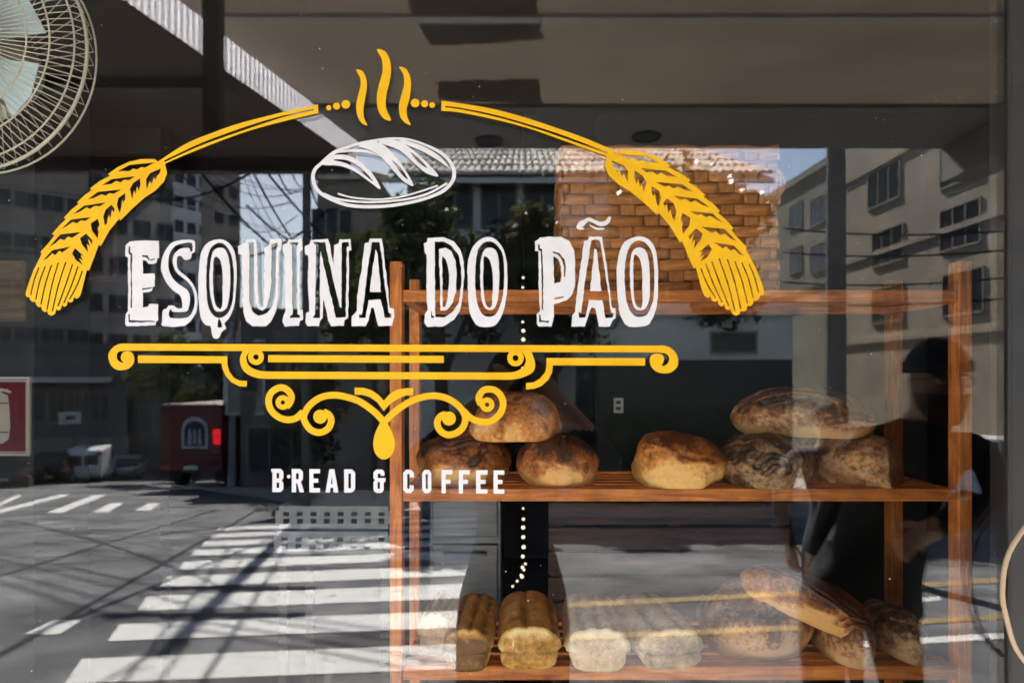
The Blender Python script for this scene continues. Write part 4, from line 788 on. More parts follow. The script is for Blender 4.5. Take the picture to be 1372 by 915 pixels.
def long_line(name, pts, w, m):
    secs = []
    for u, v in pts: secs.append([gpt(u, v - w / 2, .006), gpt(u, v + w / 2, .006)])
    b = MB(); b.loft(secs, cap=False, closed=False); b.build(name, m, kind='structure')
long_line('yellow_line', [(745, 812), (920, 803), (1100, 793), (1360, 776), (1700, 752)], 7, M['ypaint'])
long_line('yellow_line', [(700, 858), (920, 848), (1200, 835), (1360, 825), (1700, 803)], 7.5, M['ypaint'])
long_line('white_line', [(1120, 866), (1360, 851), (1700, 828)], 8, M['paint'])
b = MB(); p = gpt(47, 700, .008); b.loft([[(p.x + r * math.cos(k * math.pi / 12), p.y + r * math.sin(k * math.pi / 12), gz(p.y + r * math.sin(k * math.pi / 12)) + h) for k in range(24)] for r, h in ((.42, .004), (.40, .014), (.36, .012), (.01, .013))], cap=False); b.build('manhole_cover', M['steel_dark'], label='dark round manhole cover in the sunlit asphalt', cat='manhole cover')
# hill far away that closes the end of the street
b = MB(); secs = []
for i in range(41):
    x = -420 + i * 21; h = -8 + 4 * noise.noise(Vector((i * .3, 1, 0)))
    secs.append([(x, -300, -60), (x, -330, h), (x, -400, h + 6), (x, -420, -60)])
b.loft(secs); b.build('hill', M['leaf_solid'], kind='structure')

# ------------------------------------------------------------------ buildings
_winmesh = {}
def win_mesh(w, h, mull=1, bar=True):
    key = (round(w, 2), round(h, 2), mull, bar)
    if key not in _winmesh:
        b = MB(); f = .06
        b.box((-w / 2 - f, 0, -h / 2 - f), (-w / 2, .035, h / 2 + f)); b.box((w / 2, 0, -h / 2 - f), (w / 2 + f, .035, h / 2 + f)); b.box((-w / 2, 0, -h / 2 - f), (w / 2, .055, -h / 2)); b.box((-w / 2, 0, h / 2), (w / 2, .035, h / 2 + f))
        for k in range(1, mull + 1): x = -w / 2 + w * k / (mull + 1); b.box((x - .025, .012, -h / 2), (x + .025, .03, h / 2))
        fr = b.mesh('window', M['winframe']); b = MB(); b.box((-w / 2, .001, -h / 2), (w / 2, .02, h / 2)); pn = b.mesh('pane', M['win']); _winmesh[key] = (fr, pn)
    return _winmesh[key]
def window(parent, x, z, w, h, mull=1):
    fr, pn = win_mesh(w, h, mull); o = link('window', fr, parent, (x, 0, z)); link('pane', pn, o)
def building(name, label, P, Q, ztop, dep, m, wins, cat='building', roof=True, group=None, ledges=0, balcony=False):
    """Facade from P to Q (x, y), its top at ztop; wins = [(fraction along, height, width, height, mullions)]."""
    P, Q = Vector(P), Vector(Q)
    if Q.x < P.x: P, Q = Q, P; wins = [(1 - f, z, w, h, mu) for f, z, w, h, mu in wins]
    L = (Q - P).length; base = min(gz(P.y), gz(Q.y)) - .4
    t = thing(name, label, cat, (P.x, P.y, base), group, world=False, rz=math.atan2(Q.y - P.y, Q.x - P.x)); H = ztop - base
    b = MB(); b.box((0, -dep, 0), (L, 0, H)); b.build('wall', m, t)
    if roof:
        b = MB(); b.box((-.15, -dep - .1, H + .002), (L + .15, .12, H + .35)); b.build('parapet', m, t)
    for k in range(ledges): b = MB(); zz = H * (k + 1) / (ledges + 1); b.box((-.05, .001, zz), (L + .05, .06, zz + .16)); b.build('ledge', M['slab'] if balcony else m, t)
    for f, z, w, h, mu in wins: window(t, f * L, z - base, w, h, mu)
    return t, L, base, H
def gridwins(n, rows, z0, dz, w, h, f0=.1, f1=.9, mu=1, skip=()):
    return [(f0 + (f1 - f0) * c / max(1, n - 1), z0 + r * dz, w, h, mu) for r in range(rows) for c in range(n) if (r, c) not in skip]
def XY(u, z): p = R(u, 500, z); return (p.x, p.y)
def ZZ(v, z): return CZ - (v - V0) / F * z
building('apartment_tower', 'dark beige apartment tower with square windows, furthest to the fan side', XY(118, 44), XY(-140, 38), ZZ(120, 44), 10, M['bld_a'], gridwins(7, 8, ZZ(455, 44), 2.9, 1.15, 1.25, .06, .94), group=None, ledges=6)
building('apartment_tower', 'grey beige apartment block with paired windows behind the E of the shop name', XY(232, 50), XY(112, 46), ZZ(150, 50), 12, M['bld_b'], gridwins(4, 8, ZZ(462, 50), 2.75, 1.1, 1.2, .1, .9), ledges=0)
building('apartment_tower', 'tall pale blue grey tower with narrow balconies behind the stalk of wheat', XY(282, 82), XY(232, 78), ZZ(60, 80), 6, M['bld_c'], gridwins(3, 13, ZZ(470, 80), 2.9, 1.0, 1.3, .2, .85, 0), ledges=12, balcony=True)
building('apartment_tower', 'dark slim tower standing against the pale blue grey one', XY(322, 70), XY(284, 68), ZZ(120, 70), 3, M['bld_a'], gridwins(2, 12, ZZ(470, 70), 2.7, .9, 1.2, .25, .75, 0), ledges=11, balcony=True)
lo, L_, bs, H_ = building('corner_shop', 'low dark shop with a pale concrete awning slab beside the parked cars', XY(168, 37), XY(-130, 33), ZZ(470, 37), 8, M['bld_e'], [(.15, ZZ(545, 36), 1.3, 1.5, 2), (.29, ZZ(545, 36), 1.5, 1.6, 3), (.45, ZZ(545, 35), 1.2, 1.5, 1), (.62, ZZ(548, 35), 1.2, 1.5, 1)])
b = MB(); hz_ = ZZ(512, 37) - bs; b.box((-.3, .002, hz_), (L_ * .93, 1.5, hz_ + .28)); b.build('awning_slab', M['slab'], lo)
for k, (f, w) in enumerate(((.42, 2.6), (.64, 2.4), (.88, 2.6))):
    b = MB(); b.box((f * L_ - w / 2, .001, .3), (f * L_ + w / 2, .05, 2.7)); sh = b.build('shutter', M['winframe'], lo)
b = MB(); p = (.73 * L_, .10); zc_ = ZZ(561, 35) - bs; b.box((p[0] - .5, .06, zc_ - .33), (p[0] + .5, .11, zc_ + .33)); sg = b.build('shop_sign', M['white_paint'], lo)
b = MB(); b.box((p[0] - .2, .112, zc_ - .1), (p[0] + .25, .118, zc_ + .12)); b.build('logo', M['brown_frame'], sg)
building('low_house', 'dark low building behind the red truck', XY(345, 40), XY(168, 38), ZZ(500, 40), 8, M['bld_e'], gridwins(4, 1, ZZ(560, 40), 3, 1.3, 1.4))
building('side_building', 'dark street side building behind the grey sign pole', XY(565, 27), XY(322, 25), ZZ(428, 26), 8, M['bld_e'], gridwins(5, 1, ZZ(500, 26), 3, 1.2, 1.4, mu=1) + gridwins(4, 1, ZZ(600, 26), 3, 1.5, 1.7, .15, .85))
# old house with the tiled roof
PX = 20.0; hx0, hx1 = R(520, 0, PX).x, R(1036, 0, PX).x; hy = D - PX; he = ZZ(236, PX); hr = ZZ(197, 30); ridge = D - 30
h = thing('tile_roof_house', 'pale old house with a long clay tile roof beyond the trees', 'house', ((hx0 + hx1) / 2, hy, gz(hy)))
b = MB(); b.box((hx0 + .5, hy - .6, gz(hy) - 1), (hx1 - .6, hy - 19, he - .06)); b.build('wall', M['render_white'], h)
b = MB(); sl_ = Vector((0, ridge - hy, hr - he)); b.prism([(hx0, hy, he - .05), (hx1, hy, he - .05), (hx1 - .6, ridge, hr - .05), (hx0 + .6, ridge, hr - .05)], (0, 0, -.06)); b.prism([(hx0 + .6, ridge - .01, hr - .05), (hx1 - .6, ridge - .01, hr - .05), (hx1, ridge - 10, he - .3), (hx0, ridge - 10, he - .3)], (0, 0, -.06)); b.build('roof_deck', M['tile'], h)
b = MB(); b.box((hx0, hy + .01, he - .22), (hx1, hy + .06, he - .07)); b.build('fascia', M['white_paint'], h)
b = MB(); ncol, nrow = 50, 6; cw = (hx1 - hx0) / ncol; ln = sl_.length / nrow
def tile_mesh():
    b = MB(); S_ = []
    for y, r, dz in ((0, .50, .05), (ln * 1.03, .42, .0)):
        S_.append([Vector((cw * r * math.cos(math.pi * (1 - k / 7)), y, .13 * math.sin(math.pi * k / 7) + dz)) for k in range(8)] )
    b.loft(S_, cap=False, closed=False); b.add(S_[0], [tuple(range(8))]); return b.mesh('tile', M['tile'], fix=True)
tm = tile_mesh(); ax = math.atan2(sl_.z, -sl_.y)
rq = random.Random(5)
for c in range(ncol):
    for r in range(nrow):
        o = link('tile', tm, h); t = (r) / nrow; sh_ = 1 - .04 * t
        o.location = Vector((hx0 + (c + .5) * cw, hy, he)) + sl_ * t + Vector((-(hx0 + (c + .5) * cw - (hx0 + hx1) / 2) * .04 * t, 0, rq.uniform(-.01, .02)))
        o.rotation_euler = (ax, 0, math.pi + rq.uniform(-.012, .012))
for u in (610, 668, 726, 840, 950):
    p = R(u, 275, PX + .58); fr, pn = win_mesh(1.0, 1.3, 1); o = link('window', fr, h, p); o.rotation_euler = (0, 0, 0); link('pane', pn, o)
# neighbour house with a dark gable, and the garage
h2 = thing('gable_house', 'dark walled house with a pale tiled eave against the sky patch', 'house', (R(405, 0, 25).x, D - 25, gz(D - 25)))
gx0, gx1 = R(408, 0, 25).x, R(455, 0, 25).x; gy = D - 25; ge = ZZ(236, 25)
b = MB(); b.box((gx0 + .4, gy - .3, gz(gy) - 1), (gx1 + 1.4, gy - 8, ge)); b.build('wall', M['bld_a'], h2)
b = MB(); b.prism([(gx0, gy, ge - .1), (gx1 + 1.4, gy, ge - .1), (gx1 + 1.4, gy - 4, ge + .9), (gx0 + .6, gy - 4, ge + .9)], (0, 0, .14)); b.build('roof', M['tile'], h2)
for k in range(14):
    b = MB(); x = gx0 + (gx1 + 1.4 - gx0) * (k + .5) / 14; b.tube([(x, gy + .04, ge + .06), (x, gy - 4, ge + 1.08)], .10, 8); b.build('tile', M['tile'], h2)
for f in (.3, .7): fr, pn = win_mesh(.9, 1.2, 1); o = link('window', fr, h2, (gx0 + f * (gx1 - gx0) + .3, gy - .3, ge - 1.8)); link('pane', pn, o)
ga, L_, bs, H_ = building('garage', 'white garage wall with one wide dark window over a dark gate', XY(1062, 17.2), XY(770, 17.6), ZZ(424, 17.2), 2.0, M['render_white'], [((1062 - 984) / 292, ZZ(459, 17.3), 1.1, .48, 0)])
b = MB(); zt = ZZ(482, 17.3) - bs; b.box((.02, .003, 0), (L_ - .02, .06, zt)); b.build('gate', M['steel_dark'], ga)
for k in range(15): b = MB(); x = L_ * (k + .5) / 15; b.box((x - .02, .061, .1), (x + .02, .09, zt - .05)); b.build('gate_bar', M['steel_dark'], ga)
# apartment houses along the other side of the street
A0, A1 = (11.7, D - 25.0), (12.3, D - 12.0)
def bwin(u, v, w, hh, mu, A, B):
    # where the sight line of that pixel meets the facade
    A_, B_ = Vector(A), Vector(B); d = Vector(((u - U0) / F, -1.0)); o = Vector((0, D)); e2 = B_ - A_
    det = d.x * (-e2.y) + e2.x * d.y; t = ((A_ - o).x * (-e2.y) + e2.x * (A_ - o).y) / det; pt_ = o + d * t; return ((pt_ - A_).length / e2.length, CZ - (v - V0) / F * t, w, hh, mu)
def wl_(lst, A, B): return [(1 - f, z, w, hh, mu) for f, z, w, hh, mu in [bwin(*x, A, B) for x in lst]]
building('apartment_house', 'beige apartment house with grey windows beside the dark utility pole', A1, A0, 11.5, 8, M['bld_d'], wl_([(1184, 249, 1.7, 1.1, 2), (1286, 216, 1.5, 1.1, 2), (1286, 303, 1.5, 1.1, 2), (1189, 330, 1.6, 1.05, 2), (1400, 180, 1.5, 1.1, 2), (1400, 275, 1.5, 1.1, 2), (1189, 408, 1.6, 1.05, 2), (1290, 392, 1.5, 1.1, 2)], A0, A1), ledges=4)
A0, A1 = (13.2, D - 42.0), (13.9, D - 30)
building('apartment_house', 'narrower olive grey apartment house behind the dark utility pole', A1, A0, ZZ(268, 36), 8, M['bld_f'], wl_([(1096, 282, 1.3, 1.2, 1), (1066, 290, 1.2, 1.2, 1), (1096, 345, 1.3, 1.2, 1), (1066, 348, 1.2, 1.2, 1)], A0, A1), ledges=2)

# ------------------------------------------------------------------ poles, wires, signboard
def pole(label, u, z, ztop, r, m, cat='utility pole', arms=(), name='utility_pole'):
    p = R(u, 500, z); p.z = gz(p.y); t = thing(name, label, cat, p)
    b = MB(); b.tube([(p.x, p.y, p.z - .2), (p.x, p.y, ztop)], [r, r * .72], 14); b.build('shaft', m, t, smooth=False)
    for za in arms:
        b = MB(); b.box((p.x - .9, p.y - .05, za - .05), (p.x + .9, p.y + .05, za + .05)); b.build('cross_arm', M['steel_dark'], t)
        for q in (-.75, -.3, .3, .75): b = MB(); b.tube([(p.x + q, p.y, za + .051), (p.x + q, p.y, za + .12), (p.x + q, p.y, za + .18)], [.03, .05, .03], 8); b.build('insulator', M['white_plastic'], t)
    return p
pA = pole('thick dark concrete utility pole in front of the beige apartment house', 1120, 8.4, 8.2, .135, M['pole'], arms=(6.6, 7.4))
pB = pole('dark utility pole rising through the sky patch beside the loaf drawing', 411, 15.5, 9.6, .115, M['pole'], arms=(7.2, 8.4))
pC = pole('galvanised grey pole carrying the square sign board beside the red truck', 311, 25.5, ZZ(430, 25.5), .18, M['pole_grey'], 'sign pole', name='sign_pole')
a, c = R(300, 455, 25.2), R(356, 556, 25.2); t = thing('sign_board', 'grey green square sign board with a pale edge on the galvanised pole', 'sign board', ((a.x + c.x) / 2, a.y, c.z))
b = MB(); b.box((a.x, a.y - .04, c.z), (c.x, a.y + .04, a.z)); b.build('panel', M['board'], t)
b = MB(); f = .09
b.box((a.x, a.y + .041, c.z), (a.x + f * 2, a.y + .06, a.z)); b.box((c.x - f, a.y + .041, c.z), (c.x, a.y + .06, a.z)); b.box((a.x + f * 2, a.y + .041, c.z), (c.x - f, a.y + .06, c.z + f)); b.box((a.x + f * 2, a.y + .041, a.z - f), (c.x - f, a.y + .06, a.z)); b.build('edge', M['slab'], t)
def wire(label, P, Q, sag, r=.022):
    P, Q = Vector(P), Vector(Q); b = MB(); b.tube([P.lerp(Q, t / 24) - Vector((0, 0, sag * 4 * (t / 24) * (1 - t / 24))) for t in range(25)], r, 6); b.build('overhead_wire', M['wire'], label=label, cat='wire', group='overhead wires')
ordn = ('first', 'second', 'third', 'last')
for k, q in enumerate((-.75, -.3, .3, .75)):
    wire(f'thin wire between the two dark poles, {ordn[k]} of four from the fan side', (pA.x + q, pA.y, 7.5), (pB.x + q, pB.y, 8.5), .5)
    wire(f'thin wire from the pole in the sky patch to the towers, {ordn[k]} of four', (pB.x + q, pB.y, 8.5), R(60 + k * 12, 120, 40), .8)
    wire(f'thin wire from the thick concrete pole past the beige apartment house, {ordn[k]} of four', (pA.x + q, pA.y, 6.7), (pA.x + 26, pA.y - 3, 7.0 + .3 * k), .6)
wire('thicker sagging cable from the pole in the sky patch down across the grey beige tower', (pB.x, pB.y, 7.3), R(150, 240, 30), 1.2, .03); wire('thin cable from the top of the pole in the sky patch up under the canopy', (pB.x, pB.y, 9.3), R(255, 40, 7.5), .4, .018)
for k, (u0, v0, z0, u1, v1, z1, r) in enumerate(((318, 180, 13, 470, 345, 24, .03), (330, 275, 20, 440, 345, 22, .03), (440, 280, 20, 330, 345, 20, .03), (300, 150, 12, 400, 330, 26, .03), (215, 160, 14, 365, 330, 26, .035), (350, 160, 9, 392, 260, 18, .018), (372, 160, 9, 404, 250, 17, .014), (385, 150, 8, 440, 300, 22, .02))):
    wire(('long drop cable slanting through the middle of the sky patch', 'short cable slanting down just above the letter U', 'short cable rising the other way above the letter U', 'drop cable from the dark canopy across the slim tower', 'drop cable crossing the pale blue grey tower', 'steep thin cable near the top of the sky patch', 'steepest and thinnest cable beside the pole in the sky patch', 'cable running from the pole to the dark gable house')[k], R(u0, v0, z0), R(u1, v1, z1), .25, r)
rw = random.Random(4); TX = ('taut black cable', 'slack black cable', 'thin grey looking cable', 'heavy twisted cable'); TY = ('behind the wheat stalk', 'low over the slim tower', 'in front of the pale tower', 'just under the canopy edge')
for k in range(9):
    u0, v0 = rw.uniform(170, 340), rw.uniform(180, 300); u1, v1 = rw.uniform(380, 470), rw.uniform(230, 420)
    wire(f'{TX[k % 4]} strung {TY[k // 3]}, toward the sky patch pole', R(u0, v0, 24), R(u1, v1, 15 + k * .4), rw.uniform(.2, .9), rw.choice((.008, .010, .014)))
for k, (v, dv) in enumerate(((300, 4), (332, -4), (372, -8), (398, -6))): wire(f'cable strung across the beige apartment house, {ordn[k]} of four counted downwards', R(1050, v + 6, 13), R(1420, v + dv, 9.5), .12, .016)

# ------------------------------------------------------------------ trees
def tree(label, u, v, z, rx, rz_, nleaf, m, size=.16, seed=1, trunk_to=None, name='street_tree', clumps=16, holes=.0):
    c = R(u, v, z); g0 = gz(c.y); t = thing(name, label, 'tree', (c.x, c.y, g0)); rr = random.Random(seed)
    cl = []
    for k in range(clumps):
        a = rr.uniform(0, 6.283); q = rr.uniform(.25, .95) ** .6; h = rr.uniform(-.85, .95)
        cl.append((c + Vector((rx * q * math.cos(a) * math.sqrt(1 - h * h * .6), rx * .8 * q * math.sin(a), rz_ * h)), rr.uniform(.28, .52) * min(rx, rz_) * 1.15))
    b = MB(); tr = max(.07, rx * .055); b.tube([(c.x, c.y, g0 - .2), (c.x + .05, c.y, g0 + (c.z - g0) * .45), (c.x - .06, c.y, c.z - rz_ * .2)], [tr * 1.4, tr, tr * .7], 9); b.build('trunk', M['bark'], t)
    for p, r in cl[:7]:
        b = MB(); s0 = Vector((c.x, c.y, g0 + (c.z - g0) * .55)); b.tube([s0, s0.lerp(p, .5) + Vector((0, 0, .15)), p], [tr * .6, tr * .35, tr * .12], 6); b.build('limb', M['bark'], t)
    b = MB()
    for i in range(nleaf):
        p, r = cl[rr.randrange(len(cl))]; d = Vector((rr.gauss(0, 1), rr.gauss(0, 1), rr.gauss(0, 1))).normalized() * r * rr.uniform(.45, 1.05); q = p + d
        if q.z < g0 + .05: continue
        s = size * rr.uniform(.6, 1.3); n1 = Vector((rr.gauss(0, 1), rr.gauss(0, 1), rr.gauss(0, 1))).normalized(); n2 = n1.orthogonal().normalized()
        b.add([q - n1 * s, q + n2 * s * .45, q + n1 * s, q - n2 * s * .45], [(0, 1, 2, 3)])
    me = b.mesh('crown', m, fix=False); link('crown', me, t); return t
tree('broad dark green tree in front of the tile roof house', 590, 378, 17.6, 3.3, 1.65, 4000, M['leaf'], .16, 3, clumps=26)
tree('dark tree added below the tile roof to keep bright sky off the basket', 905, 345, 18.4, 2.1, 1.75, 3000, M['leaf'], .15, 21, clumps=20)  # added tree: blocks bright sky that would wash over the basket
tree('dense dark tree added beside the garage to fill sky gaps behind the basket', 962, 350, 18.0, 1.15, 1.9, 3600, M['leaf'], .15, 24, clumps=30)  # added tree, made dense to darken the reflection across the basket
tree('dark green tree between the loaf drawing and the sky patch', 500, 370, 18.6, 1.35, 2.0, 2600, M['leaf'], .15, 9)
tree('rounder olive tree next to the garage', 742, 370, 18, 1.5, 1.9, 2200, M['leaf2'], .15, 12)
tree('dark tree standing over the red truck', 262, 520, 33, 2.6, 2.3, 3000, M['leaf'], .2, 15)
tree('olive tree low behind the curls of the scrollwork', 420, 560, 21, 1.3, 1.6, 1600, M['leaf2'], .13, 18)
def hedge(label, u0, u1, v0, z, seed):
    a = R(u0, v0, z); c = R(u1, v0, z); g0 = gz(a.y) + .13; t = thing('hedge', label, 'hedge', ((a.x + c.x) / 2, a.y, g0)); rr = random.Random(seed); b = MB()
    for i in range(int(900 * (c.x - a.x))):
        q = Vector((rr.uniform(a.x, c.x), a.y + rr.uniform(-.5, .5), g0 + (a.z - g0) * rr.uniform(0, 1) * (1 + .12 * math.sin(rr.uniform(0, 9)))))
        s = .085 * rr.uniform(.6, 1.3); n1 = Vector((rr.gauss(0, 1), rr.gauss(0, 1), rr.gauss(0, 1))).normalized(); n2 = n1.orthogonal().normalized(); b.add([q - n1 * s, q + n2 * s * .5, q + n1 * s, q - n2 * s * .5], [(0, 1, 2, 3)])
    link('foliage', b.mesh('foliage', M['leaf'], fix=False), t)
    for k in range(int((c.x - a.x) / .5)): b = MB(); x = a.x + .25 + k * .5; b.tube([(x, a.y, g0), (x, a.y, a.z - .2)], .03, 6); b.build('stem', M['bark'], t)
hedge('dark clipped hedge in front of the garage gate', 760, 1045, 560, 16.4, 4)

# ------------------------------------------------------------------ vehicles
def rsec(x, hw, z0, z1, r=.12, tuck=1.0):
    """Cross-section at x: half width hw, from z0 to z1, rounded upper corners, narrowed to tuck at the top."""
    ht = hw * tuck; return [Vector((x, -hw * .96, z0)), Vector((x, -hw, z0 + (z1 - z0) * .35)), Vector((x, -ht, z1 - r)), Vector((x, -ht + r * .6, z1)), Vector((x, ht - r * .6, z1)), Vector((x, ht, z1 - r)), Vector((x, hw, z0 + (z1 - z0) * .35)), Vector((x, hw * .96, z0))]
def car(label, pos, rz, paint, kind='hatch', lit=False, name='parked_car', cat='car', group=None):
    t = thing(name, label, cat, pos, group, world=False, rz=rz)
    if kind == 'van':
        body = [(-2.35, .78, .45, 1.75), (-2.3, .86, .30, 1.95), (-1.2, .90, .28, 2.02), (.6, .90, .28, 2.02), (1.05, .89, .28, 1.75), (1.55, .88, .28, 1.18), (2.2, .84, .30, 1.02), (2.42, .72, .42, .85)]; cab = None; wz, wr, wxs = .33, .33, (-1.55, 1.5)
        glassx = [(1.02, .80, 1.22, 1.72), (1.42, .82, 1.20, 1.30)]
    elif kind == 'suv':
        body = [(-2.25, .74, .50, 1.0), (-2.18, .88, .34, 1.10), (-1.0, .92, .32, 1.12), (.8, .92, .32, 1.10), (1.7, .90, .34, 1.04), (2.2, .84, .38, .90), (2.32, .70, .48, .75)]; cab = [(-2.16, .80, 1.08, 1.16), (-1.85, .76, 1.08, 1.62), (-1.0, .76, 1.09, 1.72), (.2, .76, 1.09, 1.70), (.95, .80, 1.08, 1.14)]; wz, wr, wxs = .36, .36, (-1.4, 1.4)
    else:
        body = [(-2.05, .70, .45, .80), (-1.98, .82, .30, .92), (-1.0, .85, .28, .94), (.8, .85, .28, .92), (1.6, .83, .30, .84), (1.98, .78, .32, .72), (2.1, .62, .42, .60)]; cab = [(-1.72, .74, .90, .96), (-1.25, .68, .90, 1.38), (-.6, .67, .91, 1.47), (.2, .67, .91, 1.44), (1.05, .74, .90, .96)]; wz, wr, wxs = .31, .31, (-1.25, 1.3)
    b = MB(); b.loft([rsec(x, hw, z0, z1, .10) for x, hw, z0, z1 in body]); b.build('body', paint, t, smooth=False, bevel=.02)
    if cab:
        b = MB(); b.loft([rsec(x, hw, z0, z1, .08, .86) for x, hw, z0, z1 in cab]); b.build('windows', M['carglass'], t)
        b = MB(); b.loft([rsec(x, hw * .88, z1 - .03, z1 + .02, .03, .95) for x, hw, z0, z1 in cab[1:4]]); b.build('roof', paint, t)
        for s in (-1, 1):
            for xa in (cab[1][0] + .12, (cab[1][0] + cab[3][0]) / 2 + .1, cab[3][0] + .05):
                b = MB(); b.tube([(xa, s * cab[2][1] * 1.01, cab[2][2] + .03), (xa, s * cab[2][1] * .87, cab[2][3] - .04)], .03, 6); b.build('pillar', paint, t)
    else:
        b = MB(); b.loft([rsec(x + .02, hw, z0 + .04, z1 + .03, .05) for x, hw, z0, z1 in glassx]); b.build('windscreen', M['carglass'], t)
        for s in (-1, 1): b = MB(); b.box((.35, s * .895, 1.15), (1.0, s * .915, 1.65)); b.build('side_window', M['carglass'], t)
        for s in (-1, 1): b = MB(); b.box((-2.36, s * .05, 1.15), (-2.31, s * .70, 1.70)); b.build('rear_window', M['carglass'], t)
    for x in wxs:
        for s in (-1, 1):
            yy = s * (body[2][1] - .06); b = MB(); b.loft([[Vector((x + r * math.cos(k * math.pi / 10), yy + s * y, wz + r * math.sin(k * math.pi / 10))) for k in range(20)] for r, y in ((wr * .55, -.1), (wr, -.1), (wr, .07), (wr * .92, .10), (wr * .62, .10))]); w = b.build('wheel', M['tyre'], t)
            b = MB(); b.loft([[Vector((x + r * math.cos(k * math.pi / 10), yy + s * y, wz + r * math.sin(k * math.pi / 10))) for k in range(20)] for r, y in ((wr * .62, .102), (wr * .5, .085), (wr * .15, .10))]); b.build('rim', M['rim'], w)
    zl = body[1][3] - .18; xr, xf = body[0][0], body[-1][0]
    for s in (-1, 1):
        b = MB(); b.box((xr - .01, s * (body[1][1] - .25), zl - .10), (xr + .12, s * (body[1][1] + .005), zl + .10)); b.build('tail_lamp', M['tail_off'], t, bevel=.015)
        zf_ = body[-2][3] - .10; b = MB(); b.box((xf - .18, s * (body[-1][1] - .18), zf_ - .10), (xf - .02, s * (body[-2][1] - .04), zf_ + .04)); b.build('headlight', M['headlamp'], t, bevel=.015)
        b = MB(); xm = (cab[3][0] + .55) if cab else 1.0; zm = (cab[3][2] + .08) if cab else 1.25; b.box((xm - .05, s * (body[2][1] + .02), zm - .06), (xm + .06, s * (body[2][1] + .17), zm + .08)); b.build('mirror', paint, t, bevel=.02)
    b = MB(); b.box((xr - .03, -.25, .52), (xr - .001, .25, .64)); b.build('plate', M['white_plastic'], t)
    b = MB(); b.loft([rsec(x, hw + .015, z0, z0 + .16, .03) for x, hw, z0, z1 in (body[0], body[1])]); b.build('rear_bumper', M['tyre'], t); b = MB(); b.loft([rsec(x, hw + .015, z0, z0 + .16, .03) for x, hw, z0, z1 in (body[-2], body[-1])]); b.build('front_bumper', M['tyre'], t)
    return t
def shrink(o, f): o.scale = (f, f, f)
def on_road(u, v): return gpt(u, v)
shrink(car('black estate car parked at the head of the row of cars under the shop', on_road(78, 646), -1.95, M['car_black'], 'suv', group=None), .86)
shrink(car('white delivery van parked behind the black estate car', on_road(124, 644), -1.95, M['car_white'], 'van', name='delivery_van', cat='van'), .86)
shrink(car('silver hatchback parked behind the white delivery van', on_road(172, 640.5), -1.95, M['car_silver'], 'hatch'), .86)
shrink(car('silver hatchback almost hidden by the red truck', on_road(203, 637), -1.95, M['car_silver'], 'hatch'), .86)
shrink(car('dark car cut off behind the red extinguisher sign', on_road(22, 651), -1.95, M['car_black'], 'hatch'), .86)
car('white car at the kerb beside the black window frame', R(1372, 0, 14.2) * 1 + Vector((0, 0, gz(D - 14.2) - R(1372, 0, 14.2).z)), .25, M['car_white'], 'suv')
# truck seen from behind
tp = gpt(256, 657); tk = thing('box_truck', 'red box truck seen from behind with an arched grey emblem and a lit tail lamp', 'truck', tp, world=False, rz=math.pi / 2 + .03)
tw, th_, tl = 1.16, 1.05, 5.2            # local +y is away from the shop: built along -x .. so that its tail faces the shop
def tb(name, a, c, m, parent=None, bev=.01): b = MB(); b.box(a, c); return b.build(name, m, parent or tk, bevel=bev)
# local axes: x runs from tail (0) forward (negative world y), y across
tb('cargo_box', (-tl, -tw, th_), (0, tw, th_ + 2.15), M['truck_red'], bev=.04)
tb('chassis', (-tl - 1.6, -.45, .62), (-.05, .45, th_ - .01), M['steel_dark'])
tb('cab', (-tl - 1.7, -1.0, .6), (-tl - .08, 1.0, 2.5), M['truck_red'], bev=.12)
tb('tail_beam', (-.25, -tw * .98, .72), (-.02, tw * .98, th_ - .012), M['truck_red'])
b = MB(); ar = [Vector((.004, y * .62 - .15, z)) for y, z in [(-.8, 1.55), (.8, 1.55), (.8, 2.25)] + [(.8 * math.cos(a * math.pi / 10), 2.25 + .5 * math.sin(a * math.pi / 10)) for a in range(1, 10)] + [(-.8, 2.25)]]; b.prism(ar, (.02, 0, 0)); ee = b.build('emblem', M['grey_emblem'], tk)
b = MB(); ar = [Vector((.0245, y * .62 - .15, z)) for y, z in [(-.62, 1.66), (.62, 1.66), (.62, 2.2)] + [(.62 * math.cos(a * math.pi / 10), 2.2 + .38 * math.sin(a * math.pi / 10)) for a in range(1, 10)] + [(-.62, 2.2)]]; b.prism(ar, (.006, 0, 0)); b.build('emblem_field', M['denim'], ee)
b = MB()
for y in (-.3, 0, .3): b.prism([Vector((.0312, (y + q) * .62 - .15, zz)) for q, zz in ((-.11, 1.72), (.11, 1.72), (.08, 2.15), (0, 2.32), (-.08, 2.15))], (.004, 0, 0))
b.build('emblem_mark', M['grey_emblem'], ee)
lampside = -1
tb('lamp_housing', (.001, lampside * tw * .995, 1.30), (.03, lampside * (tw - .36), 2.36), M['steel_dark'], bev=.01)
for za, zb_ in ((1.72, 2.00), (2.03, 2.28)): tb('tail_lamp', (.031, lampside * tw * .97, za), (.06, lampside * (tw - .31), zb_), M['tail'], bev=.02)
tb('tail_lamp', (.031, lampside * tw * .97, 1.40), (.06, lampside * (tw - .31), 1.68), M['tail_off'], bev=.02)
tb('door_edge', (.001, -.02 - .15, th_ + .06), (.012, .02 - .15, 1.53), M['steel_dark'], bev=0)
for s in (-1, 1):
    for z in (1.2, 1.9, 2.7, 3.0): tb('hinge', (.001, s * (tw - .02), z - .05), (.03, s * (tw - .16), z + .05), M['steel_dark'], bev=.004) if not (s == lampside and z < 2.5) else None
tb('roof_rail', (.001, -tw * .98, th_ + 2.02), (.04, tw * .98, th_ + 2.12), M['steel_dark'], bev=.008)
